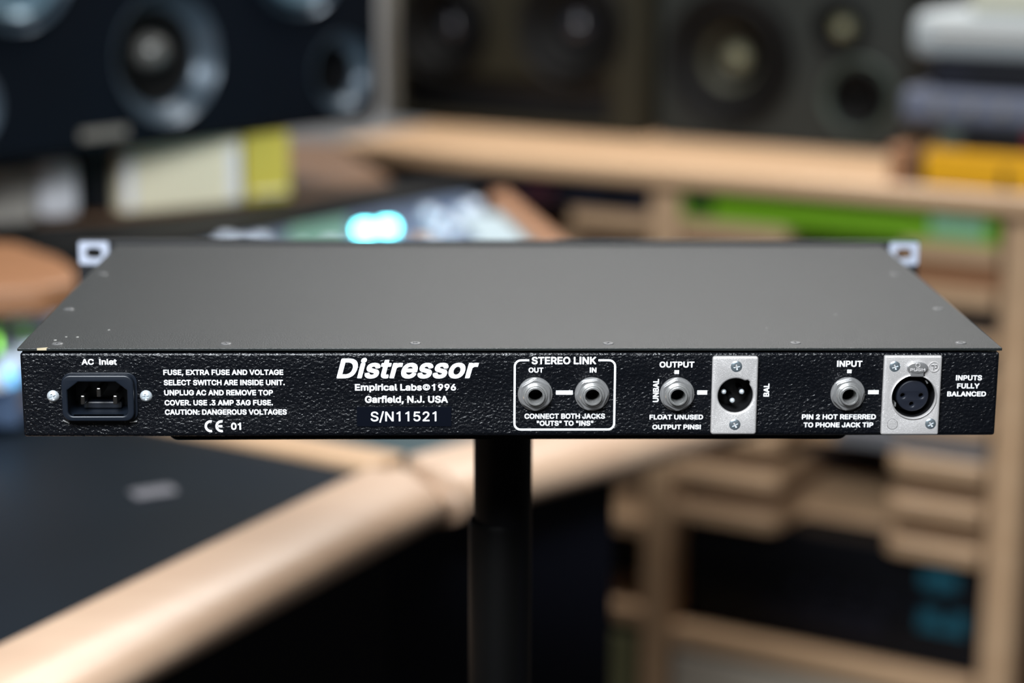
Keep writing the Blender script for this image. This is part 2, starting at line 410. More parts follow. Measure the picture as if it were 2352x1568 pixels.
GLYPHS = {
 'bold': {
  ' ': (188, ''),
  '!': (196, '142,101 107,112 75,110 58,103 39,86 28,61 26,35 34,4 54,-19 89,-30 121,-28 142,-19 157,-4 166,15 170,45 164,72 157,86|139,136 150,144 154,163 156,519 148,530 129,534 53,532 42,524 38,505 40,185 44,149 52,138 71,134'),
  '"': (321, '52,529 46,519 44,495 50,341 57,300 81,292 125,292 149,300 156,337 161,457 166,321 171,300 195,292 241,292 262,297 270,321 272,371 276,505 271,526 247,534 175,532 165,526 161,509 157,526 147,532 73,534'),
  ',': (188, '22,-142 81,-146 100,-142 108,-134 160,53 160,83 152,94 133,98 71,98 52,94 46,88 12,-113 16,-136'),
  '.': (188, '39,-8 62,-24 87,-30 119,-28 142,-17 158,2 166,29 164,65 155,86 134,104 105,112 71,110 46,97 30,74 24,49 26,19'),
  '/': (249, '250,554 181,558 162,554 154,544 -10,-63 -10,-87 -2,-98 69,-102 88,-98 94,-92 258,515 258,543'),
  '0': (453, '203,-32 249,-32 302,-20 338,-1 369,28 398,74 416,123 428,189 432,239 430,301 420,369 406,414 385,458 346,503 324,518 279,536 237,542 185,538 150,528 110,505 81,476 52,426 38,387 28,341 22,287 22,219 30,155 46,96 66,54 81,32 118,-3 152,-20|233,434 266,419 285,398 298,374 316,305 318,227 308,163 296,130 283,108 270,93 248,80 217,76 186,91 173,104 154,138 138,195 136,295 144,341 158,380 171,402 198,426'),
  '1': (470, '305,-26 183,-26 183,348 68,348 68,432 138,442 176,474 200,546 305,546'),
  '2': (453, '46,-21 67,-26 387,-26 406,-22 412,-16 416,53 412,72 406,78 387,82 215,83 355,236 382,276 402,327 406,395 394,442 373,478 348,503 322,520 279,536 237,542 173,536 136,524 112,511 81,484 64,460 46,417 40,381 42,351 50,340 69,336 125,336 144,340 150,346 154,377 167,406 188,424 215,434 241,432 272,417 290,392 294,361 280,328 259,298 43,66 38,45 38,3'),
  '3': (453, '52,529 44,505 44,455 48,436 54,430 73,426 229,425 134,316 130,251 135,230 159,222 229,220 260,210 282,195 291,184 304,143 295,114 270,89 233,76 203,76 170,87 149,104 140,118 132,148 126,154 107,158 33,156 22,148 18,123 24,89 36,58 57,28 80,7 118,-14 155,-26 191,-32 245,-32 297,-22 334,-6 362,13 381,32 406,74 418,123 416,181 398,232 385,252 358,279 322,300 281,314 394,442 398,461 394,524 388,530 369,534 73,534'),
  '5': (453, '382,530 363,534 99,534 80,530 74,524 42,265 47,234 57,228 127,220 146,224 162,236 193,248 231,250 252,243 281,220 294,198 302,173 300,143 285,110 260,87 231,76 203,78 168,97 154,116 144,146 138,152 119,156 63,156 39,148 34,119 40,87 52,56 71,28 88,11 132,-16 197,-32 245,-32 304,-18 350,9 381,42 402,80 416,139 414,203 400,252 369,302 330,334 281,354 219,360 168,350 166,353 176,426 363,426 384,431 392,455 392,505 388,524'),
  '6': (453, '336,530 317,534 255,534 236,530 227,522 95,328 62,268 46,225 38,181 38,139 54,74 71,42 96,13 132,-12 169,-26 203,-32 251,-32 291,-24 328,-8 350,7 381,40 396,66 408,99 414,133 412,197 396,250 379,278 352,305 324,322 291,334 241,341 342,488 344,519|219,74 196,82 171,102 158,124 150,158 152,175 167,208 192,230 231,240 260,230 283,210 300,175 302,149 293,120 270,91 252,80'),
  '9': (453, '116,-22 135,-26 199,-26 223,-18 357,180 390,240 406,283 414,325 414,373 398,436 379,470 348,503 293,532 253,540 215,542 175,536 144,526 104,503 77,476 54,438 44,409 38,373 38,329 44,293 67,240 92,211 126,188 165,174 211,167 110,20 108,-11|217,434 243,432 274,415 290,394 302,359 300,333 283,298 264,281 237,270 215,270 194,278 178,289 162,310 152,337 154,373 169,404 190,423'),
  ':': (188, '39,-8 62,-24 87,-30 119,-28 142,-17 158,2 166,29 164,65 155,86 134,104 105,112 71,110 46,97 30,74 24,49 26,19|144,373 123,384 89,388 58,380 35,360 24,325 26,293 33,276 50,257 69,248 97,244 126,250 140,257 155,272 164,291 166,327 160,352'),
  'A': (480, '203,534 184,530 178,524 -4,24 -9,2 -6,-16 0,-22 19,-26 83,-26 104,-21 156,116 323,116 376,-21 397,-26 459,-26 478,-22 486,-11 486,17 302,518 287,532|239,361 286,226 283,224 193,225'),
  'B': (456, '42,529 34,505 34,3 39,-18 63,-26 271,-26 331,-16 376,3 396,17 422,48 438,87 444,123 440,179 430,210 407,246 382,268 412,308 424,357 420,415 401,464 374,495 354,509 336,518 295,530 269,534 63,534|150,202 265,204 288,196 302,187 323,162 330,141 326,122 315,104 306,97 271,84 152,84|150,314 152,426 253,426 288,413 304,394 310,377 306,354 297,338 274,320 251,312'),
  'C': (510, '374,-12 406,5 434,27 469,70 486,106 496,139 498,157 493,178 469,186 411,186 392,182 386,176 376,148 359,120 326,94 295,82 269,78 222,88 194,103 173,122 144,170 130,225 130,283 136,315 148,348 169,382 202,411 237,426 281,430 328,414 342,405 367,378 387,330 411,322 469,322 493,330 498,355 484,408 463,448 426,489 392,512 366,524 335,534 281,542 221,538 174,526 136,508 106,487 67,444 38,390 22,337 14,275 14,233 20,183 38,118 59,76 83,44 114,15 170,-16 241,-32 295,-32 331,-26'),
  'D': (502, '42,-21 63,-26 243,-26 315,-14 352,0 394,25 423,52 449,88 472,141 486,213 488,273 482,327 468,380 443,432 423,458 380,495 321,522 255,534 63,534 39,526 34,505 34,3|152,426 237,426 290,412 316,397 339,374 358,340 370,301 374,259 366,193 353,158 339,136 316,113 286,96 245,84 150,86'),
  'E': (419, '394,-21 402,3 402,55 398,74 392,80 373,84 153,84 150,87 152,202 353,202 374,207 382,231 382,283 378,302 372,308 353,312 152,312 150,424 369,426 388,430 394,436 398,455 398,505 393,526 369,534 63,534 42,529 34,505 34,3 39,-18 63,-26 373,-26'),
  'F': (410, '44,-22 63,-26 121,-26 140,-22 146,-16 150,3 152,196 343,196 367,204 372,225 372,275 368,294 362,300 343,304 150,306 150,423 153,426 367,426 386,430 392,436 396,455 396,505 388,529 367,534 63,534 39,526 34,505 34,3 38,-16'),
  'G': (520, '183,530 138,510 94,477 57,430 36,386 20,327 14,275 16,211 30,139 54,84 71,58 106,21 136,0 187,-22 241,-32 297,-32 343,-24 390,-6 428,19 453,44 476,78 496,129 502,163 504,253 500,272 494,278 475,282 285,282 264,277 256,253 256,203 264,179 285,174 386,172 369,132 340,101 320,90 289,80 249,80 218,90 182,113 157,144 142,176 130,225 130,283 146,344 167,380 190,403 210,416 253,430 297,426 336,407 361,382 387,330 397,324 471,322 492,327 500,351 492,389 474,430 443,472 406,503 374,520 333,534 279,542 233,540'),
  'H': (517, '474,-21 482,3 482,505 477,526 453,534 395,534 376,530 370,524 366,505 364,314 153,314 150,317 150,505 146,524 140,530 121,534 63,534 42,529 34,505 34,3 39,-18 63,-26 121,-26 140,-22 146,-16 150,3 152,206 363,206 366,203 366,3 370,-16 376,-22 395,-26 453,-26'),
  'I': (202, '36,-26 164,-26 164,546 36,546'),
  'J': (396, '352,530 333,534 275,534 256,530 248,519 246,133 233,100 216,85 193,76 175,76 158,82 135,102 130,112 124,131 122,183 116,193 95,198 37,198 18,194 12,188 8,119 24,56 39,30 66,3 98,-16 161,-32 209,-32 251,-24 284,-10 304,3 333,34 348,62 362,125 362,505 358,524'),
  'K': (467, '466,-21 473,0 467,24 280,286 463,482 470,495 467,526 443,534 365,534 344,529 151,321 150,505 146,524 140,530 121,534 63,534 42,529 34,505 34,3 39,-18 63,-26 121,-26 145,-18 150,3 150,151 196,199 354,-21 375,-26 445,-26'),
  'L': (393, '49,532 38,524 34,505 34,3 38,-16 44,-22 63,-26 359,-26 378,-22 384,-16 388,3 388,55 384,74 378,80 359,84 150,86 148,519 140,530 121,534'),
  'M': (628, '586,529 565,534 479,534 460,530 453,524 315,163 175,524 168,530 149,534 63,534 39,526 34,505 34,3 42,-21 63,-26 119,-26 138,-22 144,-16 148,3 149,269 262,-14 270,-22 289,-26 339,-26 363,-18 477,269 478,3 482,-16 488,-22 507,-26 565,-26 589,-18 594,3 594,505'),
  'N': (523, '482,-21 490,3 490,505 485,526 461,534 401,534 382,530 376,524 372,505 370,193 159,526 135,534 63,534 42,529 34,505 34,3 39,-18 63,-26 121,-26 140,-22 148,-11 151,319 363,-16 370,-22 389,-26 461,-26'),
  'O': (533, '347,-22 390,-4 436,29 465,62 492,110 510,165 518,217 518,291 506,359 494,394 465,446 430,485 398,508 349,530 299,540 255,542 185,530 136,508 104,485 67,444 38,390 22,337 14,275 16,211 28,147 46,100 75,54 100,27 144,-4 187,-22 239,-32 293,-32|281,430 314,420 338,407 363,384 377,364 392,332 400,305 404,279 404,229 388,166 361,122 342,105 312,88 267,78 239,82 202,98 165,132 149,158 134,201 130,225 130,283 148,348 169,382 188,401 204,412 237,426'),
  'P': (445, '44,-22 63,-26 121,-26 140,-22 146,-16 150,3 152,160 259,160 315,170 352,186 374,201 397,224 410,244 428,289 434,325 430,397 420,430 405,460 382,487 346,512 317,524 263,534 63,534 44,530 38,524 34,505 34,3 38,-16|150,270 152,426 249,426 276,418 301,400 316,369 318,333 308,306 290,285 274,276 245,268'),
  'R': (449, '42,529 34,505 34,3 39,-18 63,-26 121,-26 145,-18 150,3 150,170 227,172 334,-21 355,-26 425,-26 446,-21 452,-11 450,18 354,195 386,219 403,238 418,264 430,299 436,343 432,393 420,436 405,464 378,493 356,508 330,520 293,530 265,534 63,534|150,424 251,426 278,418 294,409 312,386 320,355 316,329 307,310 286,292 257,282 152,282'),
  'S': (447, '241,542 213,542 151,532 124,522 84,499 57,472 44,452 32,421 26,387 26,359 36,314 49,288 72,263 96,246 132,228 286,179 304,167 316,152 320,137 312,116 286,91 245,76 203,76 172,86 154,97 138,116 128,148 120,158 101,162 41,162 17,154 12,131 20,87 32,58 49,32 78,5 116,-16 155,-28 193,-34 255,-34 283,-30 332,-16 358,-3 378,11 413,52 428,89 434,121 434,157 424,200 409,228 388,251 358,272 314,292 176,335 158,347 144,364 144,388 153,404 168,417 207,432 243,432 268,424 288,413 301,400 314,364 322,356 341,352 397,352 416,356 422,362 426,393 414,440 397,470 378,491 354,509 320,526 275,538'),
  'T': (449, '195,-26 267,-24 274,-21 280,-11 282,424 413,426 434,431 442,455 442,505 438,524 432,530 413,534 35,534 16,530 10,524 6,455 14,431 35,426 166,424 166,3 171,-18'),
  'U': (517, '476,529 455,534 395,534 376,530 370,524 366,505 366,163 354,130 330,101 304,86 277,78 241,78 206,89 171,118 154,151 150,167 150,505 146,524 140,530 121,534 63,534 39,526 34,505 34,157 38,127 48,92 61,64 81,36 116,5 146,-12 195,-28 235,-34 297,-32 339,-24 390,-2 412,13 447,50 474,105 484,169 484,505'),
  'V': (480, '-3,526 -8,505 0,474 180,-14 188,-22 207,-26 275,-26 294,-22 302,-14 478,470 488,505 484,524 478,530 459,534 397,534 373,526 241,147 107,524 100,530 81,534 21,534'),
  'W': (686, '691,526 667,534 605,534 586,530 580,524 493,187 402,524 396,530 377,534 309,534 288,529 280,515 193,187 106,522 98,530 79,534 19,534 -2,529 -8,519 -8,495 133,-18 157,-26 227,-26 246,-22 253,-16 343,311 433,-16 440,-22 459,-26 527,-26 548,-21 556,-9 694,495'),
  'X': (474, '0,-21 21,-26 89,-26 110,-21 237,161 364,-21 385,-26 453,-26 477,-18 481,0 478,18 310,262 468,490 470,519 464,529 443,534 375,534 354,529 238,362 124,529 103,534 33,534 9,526 5,508 8,490 165,260 -4,18 -6,-11'),
  'Y': (472, '265,-26 286,-21 294,3 296,200 472,482 478,495 476,524 470,530 451,534 383,534 362,529 236,327 110,529 89,534 21,534 2,530 -6,519 -4,488 178,195 178,3 182,-16 188,-22 207,-26'),
  'a': (389, '354,-21 362,3 362,275 356,309 339,348 312,377 282,394 213,410 173,410 127,402 104,394 66,373 39,346 20,312 16,293 24,269 85,250 111,250 123,258 144,287 158,296 179,304 209,304 226,298 239,288 250,261 248,257 231,252 147,242 93,230 52,211 27,188 16,170 4,119 8,69 16,44 27,24 50,-1 66,-12 105,-28 139,-34 207,-30 250,-13 260,-22 279,-26 333,-26|250,150 250,135 241,110 228,93 204,78 185,72 157,72 134,81 121,94 120,114 142,132 175,142'),
  'b': (424, '36,530 30,524 26,505 26,3 30,-16 36,-22 55,-26 109,-26 128,-22 138,-8 162,-22 185,-30 247,-34 289,-26 322,-12 344,3 379,42 398,80 410,121 416,163 414,231 406,273 384,326 369,348 342,375 306,396 283,404 249,410 209,410 175,404 142,388 140,505 135,526 111,534 55,534|215,72 190,80 176,89 157,112 142,151 138,199 148,246 169,282 198,300 229,304 260,291 284,264 300,221 302,169 290,126 275,100 250,80'),
  'c': (396, '294,394 229,410 187,410 126,396 88,375 59,348 28,296 14,251 8,207 8,167 20,101 42,52 61,26 94,-3 122,-18 151,-28 189,-34 227,-34 288,-20 330,3 359,32 380,68 388,99 386,113 383,120 371,128 323,140 293,140 283,134 271,108 252,87 223,74 199,72 170,83 147,104 138,118 126,151 122,203 134,248 147,272 176,297 197,304 217,304 244,294 267,274 281,244 291,238 319,238 373,252 383,258 386,289 365,336 338,367'),
  'd': (424, '388,530 369,534 313,534 289,526 284,505 282,388 249,404 215,410 177,410 135,402 106,390 80,373 57,350 36,318 20,279 8,209 8,167 14,123 28,76 47,40 76,7 100,-10 143,-28 179,-34 239,-30 286,-9 296,-22 315,-26 369,-26 388,-22 394,-16 398,3 398,505 394,524|209,72 174,80 153,96 136,122 122,173 124,219 138,260 164,291 195,304 213,304 232,298 259,278 272,258 286,205 284,159 271,118 246,87 230,78'),
  'e': (404, '130,398 90,377 57,346 34,310 24,286 10,225 8,167 16,115 26,84 38,58 59,28 94,-3 118,-16 153,-28 191,-34 233,-34 290,-22 338,3 367,32 388,73 390,89 385,110 375,116 319,130 295,130 283,122 269,96 250,81 223,72 201,72 160,89 139,112 126,142 369,144 390,149 398,173 396,229 390,267 378,304 347,354 318,379 290,394 225,410 185,410|130,249 143,272 160,289 195,304 223,302 246,291 263,274 276,249 273,246 133,246'),
  'f': (254, '69,-24 139,-26 158,-22 166,-11 168,299 171,302 225,302 244,306 250,312 254,331 254,377 249,398 225,406 170,406 168,427 173,438 189,448 228,443 249,450 268,519 263,540 249,548 205,556 175,556 141,550 108,536 81,514 64,486 54,439 54,408 -5,404 -12,401 -18,391 -20,331 -15,310 -5,304 51,302 54,299 54,3 58,-16'),
  'i': (167, '125,-24 136,-16 140,3 138,391 130,402 111,406 41,404 30,396 26,377 28,-11 36,-22 55,-26|29,528 18,505 16,475 24,446 40,429 59,420 85,416 114,422 128,429 141,442 150,461 150,505 143,522 126,539 103,548 79,550 52,544'),
  'l': (189, '41,532 30,524 26,505 26,77 32,39 45,10 64,-9 80,-18 123,-28 157,-28 191,-22 202,-14 206,5 192,70 181,78 147,78 140,87 138,519 130,530 111,534'),
  'm': (610, '577,-18 582,3 582,279 568,336 553,362 532,383 501,400 451,412 421,412 387,406 356,394 320,368 296,391 276,402 233,412 181,408 138,389 128,402 109,406 55,406 31,398 26,377 26,3 34,-21 55,-26 111,-26 130,-22 136,-16 140,3 140,251 153,280 170,295 191,304 207,304 228,295 241,282 248,265 248,3 256,-21 277,-26 333,-26 352,-22 358,-16 362,3 362,257 373,282 390,297 409,304 427,304 452,293 465,278 470,261 470,3 474,-16 480,-22 499,-26 553,-26'),
  'n': (410, '376,-21 384,3 384,245 376,305 368,328 351,358 314,390 281,404 247,410 185,406 138,387 130,401 109,406 55,406 34,401 26,377 26,3 31,-18 55,-26 111,-26 130,-22 136,-16 140,3 140,241 150,268 168,289 180,296 211,304 234,298 246,291 260,274 270,247 270,3 274,-16 280,-22 299,-26 355,-26'),
  'o': (415, '126,396 88,375 59,348 42,324 24,286 14,251 8,207 10,151 24,90 42,52 61,26 94,-3 122,-18 151,-28 189,-34 227,-34 288,-20 324,-1 361,34 378,60 396,103 406,157 407,188 402,247 390,290 371,328 349,356 330,373 294,394 229,410 187,410|197,304 217,304 236,298 252,289 267,274 280,252 290,223 294,195 292,161 275,114 252,87 236,78 215,72 180,78 164,87 147,104 134,128 122,173 124,217 137,256 166,291'),
  'p': (424, '36,-164 55,-168 111,-168 135,-160 140,-139 141,-11 185,-30 211,-34 247,-34 289,-26 322,-12 344,3 367,26 392,66 408,111 416,163 416,213 406,273 396,302 369,348 342,375 306,396 249,410 209,410 164,400 138,385 130,401 109,406 55,406 36,402 30,396 26,377 26,-139 30,-158|215,72 190,80 176,89 157,112 142,151 138,199 148,246 169,282 198,300 229,304 260,291 284,264 300,221 302,169 290,126 275,100 250,80'),
  'r': (259, '41,-24 111,-26 130,-22 136,-16 140,3 142,253 153,274 180,294 199,300 242,296 265,304 270,325 270,381 266,400 260,406 195,410 165,404 138,391 128,402 109,406 55,406 36,402 30,396 26,377 26,3 30,-16'),
  's': (365, '264,398 209,410 165,410 115,400 84,386 60,369 43,350 30,326 20,269 26,233 43,198 64,177 98,158 220,124 230,119 242,103 228,85 216,78 197,72 167,72 138,85 125,100 115,124 105,130 75,130 18,115 10,91 14,69 28,36 56,3 92,-18 161,-34 203,-34 257,-24 290,-10 310,3 337,32 348,54 358,109 352,147 335,182 314,203 284,220 162,254 144,263 135,276 139,286 158,300 175,306 199,306 226,293 245,262 257,254 287,254 342,269 348,279 348,305 333,340 302,377'),
  't': (227, '226,-22 234,-14 238,9 223,72 200,80 165,76 157,80 152,91 152,299 155,302 215,304 225,310 230,331 226,396 215,404 152,408 152,469 148,488 142,494 123,498 67,498 48,494 42,488 38,469 38,408 -5,404 -15,398 -20,377 -20,331 -16,312 -10,306 38,299 38,91 42,57 50,32 63,10 76,-3 117,-24 151,-30 187,-30'),
  '©': (637, '523,432 496,459 448,492 387,516 345,524 293,524 243,514 194,495 138,457 99,414 72,366 56,321 48,275 50,217 68,152 89,110 121,68 156,37 202,10 245,-6 299,-16 355,-14 420,4 462,25 500,53 529,84 552,118 576,173 588,229 588,279 578,329 558,380|293,60 248,72 218,87 186,111 159,142 136,184 128,209 124,231 126,291 140,334 153,358 171,382 202,411 246,436 269,444 307,450 349,448 386,438 420,421 440,407 477,368 494,340 508,303 514,263 512,225 502,188 487,156 467,128 434,97 414,84 373,66 343,60|329,98 378,110 412,129 433,150 450,178 462,215 460,226 451,230 397,230 388,226 375,198 350,178 315,172 286,180 255,206 240,237 240,271 253,300 266,315 294,332 333,336 368,321 383,306 396,280 457,278 466,282 468,291 451,338 437,358 412,381 384,396 355,406 311,410 279,404 248,392 224,377 199,352 178,316 170,293 166,273 166,235 186,176 199,156 222,133 248,116 287,102'),
 },
 'heavy': {
  'D': (502, '40,-23 63,-28 243,-28 317,-16 354,-2 396,23 425,50 451,86 474,139 486,197 490,273 484,329 470,382 445,434 425,460 382,497 323,524 255,536 63,536 47,534 37,528 32,505 32,3 34,-13|154,424 237,424 288,410 314,395 337,372 356,338 368,299 372,259 364,195 351,160 337,138 314,115 284,98 243,86 152,88'),
  'e': (404, '118,396 80,373 55,348 32,312 18,277 6,207 6,167 14,113 28,72 49,36 76,7 126,-22 175,-34 233,-36 263,-32 302,-20 340,1 377,42 388,66 392,87 390,105 384,115 321,132 293,132 281,124 267,98 248,83 221,74 203,74 162,91 145,108 130,139 133,142 369,142 392,147 398,157 400,173 398,229 392,269 380,306 349,356 320,381 292,396 263,406 225,412 169,410|133,249 145,270 162,287 197,302 221,300 244,289 261,272 273,250'),
  'i': (167, '127,-26 138,-18 142,3 140,393 137,400 127,406 39,406 28,398 24,377 26,-13 29,-20 39,-26|27,530 16,507 14,475 20,448 38,427 57,418 85,414 116,420 130,427 143,440 152,459 152,507 145,524 128,541 105,550 79,552 50,546'),
  'o': (415, '124,398 86,377 57,350 40,326 18,277 6,207 6,167 14,113 26,78 45,42 74,9 104,-12 130,-24 189,-36 227,-36 265,-30 300,-18 334,3 363,32 380,58 398,101 408,157 408,219 402,259 388,302 373,330 351,358 332,375 296,396 267,406 229,412 171,410|199,302 234,296 250,287 265,272 278,250 292,195 290,163 273,116 250,89 234,80 213,74 182,80 166,89 149,106 136,130 124,173 126,215 139,254 168,289'),
  'r': (259, '39,-26 111,-28 132,-24 138,-18 142,3 144,251 155,272 182,292 201,298 257,296 267,302 272,325 272,381 268,402 262,408 195,412 163,406 139,396 125,406 55,408 34,404 28,398 24,377 24,3 28,-18'),
  's': (365, '276,396 239,408 209,412 165,412 127,406 98,396 68,379 41,352 28,328 18,269 24,231 41,196 62,175 96,156 218,122 228,117 239,104 226,87 214,80 195,74 169,74 140,87 127,102 117,126 107,132 73,132 16,117 10,107 8,91 12,67 26,34 54,1 90,-20 121,-30 161,-36 203,-36 259,-26 292,-12 312,1 339,30 350,52 360,109 354,149 337,184 316,205 286,222 164,256 146,265 138,277 148,291 160,298 177,304 197,304 224,291 243,260 255,252 289,252 344,267 350,277 352,292 350,307 336,340 323,360 304,379'),
  't': (227, '228,-24 236,-16 240,9 225,74 215,80 200,82 167,78 159,82 154,93 154,297 157,300 217,302 227,308 232,331 228,398 217,406 154,410 152,485 144,496 123,500 46,496 38,485 36,410 -7,406 -17,400 -22,377 -22,331 -18,310 -12,304 36,297 36,91 40,55 48,30 61,8 74,-5 115,-26 151,-32 187,-32'),
 },
 'medium': {
  '/': (249, '240,539 181,542 170,536 6,-69 8,-83 69,-86 79,-82 240,513 244,529'),
  '1': (440, '285,-10 205,-10 205,415 95,375 95,445 175,480 225,530 285,530'),
  '2': (453, '58,-7 67,-10 387,-10 397,-6 400,53 397,62 387,66 173,67 333,238 368,288 386,333 390,351 390,395 378,434 359,466 336,489 310,506 265,522 237,526 213,526 171,518 136,504 106,483 87,462 70,432 56,381 59,356 69,352 134,355 140,391 153,418 176,438 215,450 255,446 284,431 306,400 310,357 294,316 273,286 57,54 54,3'),
  '5': (453, '372,515 363,518 99,518 89,514 84,497 58,265 61,246 127,236 162,256 187,264 245,264 274,251 295,232 310,206 318,173 314,129 299,98 270,72 235,60 197,62 164,77 141,102 128,137 119,140 54,137 50,127 52,109 73,56 100,25 140,0 197,-16 245,-16 296,-2 338,23 367,54 386,88 400,139 398,201 374,264 344,301 302,328 241,344 203,342 148,322 146,325 158,435 162,442 363,442 372,445 376,455 376,505'),
  'N': (523, '470,-7 474,3 474,505 471,514 461,518 401,518 392,515 388,505 389,125 145,514 135,518 63,518 54,515 50,505 50,3 53,-6 63,-10 121,-10 130,-7 134,3 133,387 185,298 377,-4 389,-10 461,-10'),
  'S': (447, '241,526 213,526 165,518 132,506 96,485 71,460 58,440 42,387 44,347 56,312 71,290 94,269 140,244 296,194 316,181 332,160 336,145 334,123 319,94 284,70 247,60 201,60 154,75 125,102 110,143 101,146 41,146 31,142 28,133 30,117 44,74 63,44 82,25 124,0 193,-18 269,-16 324,0 346,11 366,25 399,64 418,121 418,157 408,192 395,216 376,237 346,258 306,276 166,320 146,333 128,356 126,389 139,416 156,431 174,440 205,448 257,446 294,431 315,412 332,371 397,368 407,372 410,393 398,432 383,458 366,477 342,495 312,510 281,520'),
 },
}


def glyph_loops(s, weight):
    """outlines of a line of lettering in font units: one list of contours per glyph"""
    x, out = 0.0, []
    for ch in s:
        adv, d = GLYPHS[weight][ch]
        if d:
            out.append([[(x + int(p.split(',')[0]), int(p.split(',')[1])) for p in part.split()] for part in d.split('|')])
        x += adv + (14 if weight == 'heavy' else 4)
    return out

def text(s, weight, x0, x1, z0, z1, parent, shear=0.0, rot=False, y=-0.00002, m='white_ink', name='printed_text', depth=0.0001, cap=None):
    """fit a line of lettering between x0..x1 (mm) with its capitals between z0..z1 (mm)"""
    L = glyph_loops(s, weight)
    lo = {'bold': -26, 'heavy': -28, 'medium': -10}[weight]
    hi = {'bold': 546, 'heavy': 546, 'medium': 530}[weight]
    if rot:
        a0, a1, b0, b1 = z0, z1, x1, x0      # reading upwards
    else:
        a0, a1, b0, b1 = x0, x1, z0, z1
    L = [[[(px + shear * py, py) for px, py in l] for l in g] for g in L]
    mn = min(p[0] for g in L for l in g for p in l)
    mx = max(p[0] for g in L for l in g for p in l)
    bm = bmesh.new()
    for i, g in enumerate(L):
        res = []
        for l in g:
            q = []
            for px, py in l:
                u = a0 + (px - mn) / (mx - mn) * (a1 - a0)
                v = b0 + (py - lo) / (hi - lo) * (b1 - b0)
                q.append((v / 1000, u / 1000) if rot else (u / 1000, v / 1000))
            res.append(q)
        o = flat('glyph', res, depth + 0.000004 * (i % 2), None, None, y=y)
        me = o.data
        bm.from_mesh(me)
        bpy.data.objects.remove(o)
        bpy.data.meshes.remove(me)
    me = bpy.data.meshes.new('m')
    bm.to_mesh(me)
    bm.free()
    return link(name, me, M[m], parent)

# ------------------------------------------------------------------ room
def structure(o):
    o['kind'] = 'structure'
    return o
structure(box('floor', -2.6, 3.2, -3.2, 4.0, -0.05, 0.0, M['floor']))
structure(box('ceiling', -2.6, 3.2, -3.2, 4.0, 2.7, 2.75, M['ceiling']))
structure(box('wall_back', -2.6, 3.2, 4.0, 4.1, 0.0, 2.7, M['wall_pale']))
structure(box('wall_front', -2.6, 3.2, -3.3, -3.2, 0.0, 2.7, M['wall_pale']))
structure(box('wall_left', -2.7, -2.6, -3.3, 4.1, 0.0, 2.7, M['wall']))
structure(box('wall_right', 3.2, 3.3, -3.3, 4.1, 0.0, 2.7, M['wall']))
structure(box('baseboard_back', -2.6, 3.2, 3.985, 4.0, 0.0, 0.1, M['wood_dark'], bev=0.003))

# ------------------------------------------------------------------ rack desk with two bays (right, behind)
CA = math.radians(-30.6)
cab = empty('rack_cabinet', (0.2565, 1.806, 0), 'light wooden two-bay rack cabinet with notched shelves behind and right of the black audio unit', 'rack cabinet', CA)
D_ = 0.46
for x in (-0.485, -0.002, 0.488):
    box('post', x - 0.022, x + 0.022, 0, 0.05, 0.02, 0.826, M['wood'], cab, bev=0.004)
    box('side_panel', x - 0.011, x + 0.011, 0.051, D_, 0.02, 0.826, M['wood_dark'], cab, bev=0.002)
box('top_board', -0.515, 0.72, -0.035, 0.62, 0.828, 0.856, M['wood'], cab, bev=0.007, seg=3)
box('back_panel', -0.5, 0.5, D_ + 0.002, D_ + 0.014, 0.02, 0.826, M['foam'], cab)
box('post', 0.69 - 0.02, 0.69 + 0.02, 0.0, 0.05, 0.02, 0.826, M['wood'], cab, bev=0.004)
box('plinth', -0.505, 0.71, 0.03, D_, 0.0, 0.018, M['foam'], cab)

def notched_shelf(x0, x1, zb, th=0.024, parent=cab, m='wood', depth=0.105):
    wd = x1 - x0
    a, b, dp, r = x0 + wd * 0.355, x0 + wd * 0.70, depth, 0.02
    pts = [(x0, 0.002), (a - r, 0.002)]
    for k in range(1, 5):
        t = math.radians(90 - 90 * k / 4)
        pts.append((a - r + r * math.cos(t), 0.002 + r - r * math.sin(t)))
    for k in range(0, 5):
        t = math.radians(180 - 90 * k / 4)
        pts.append((a + r + r * math.cos(t), dp - r + r * math.sin(t)))
    for k in range(0, 5):
        t = math.radians(90 - 90 * k / 4)
        pts.append((b - r + r * math.cos(t), dp - r + r * math.sin(t)))
    for k in range(0, 5):
        t = math.radians(180 + 90 * k / 4)
        pts.append((b + r + r * math.cos(t), 0.002 + r + r * math.sin(t)))
    pts += [(x1, 0.002), (x1, D_ - 0.01), (x0, D_ - 0.01)]
    return prism('shelf', pts, zb, zb + th, M[m], parent, bev=0.0025, seg=1)
for k in range(8):
    notched_shelf(0.0215, 0.458, 0.356 + 0.0572 * k, depth=0.33 if k == 1 else 0.105)
for zb in (0.757, 0.7, 0.32, 0.186):
    notched_shelf(-0.462, -0.0255, zb)
box('rail', 0.0215, 0.458, 0.0, 0.03, 0.163, 0.196, M['wood'], cab, bev=0.004)
box('shelf', 0.0215, 0.458, 0.031, D_ - 0.01, 0.163, 0.187, M['wood'], cab, bev=0.002)

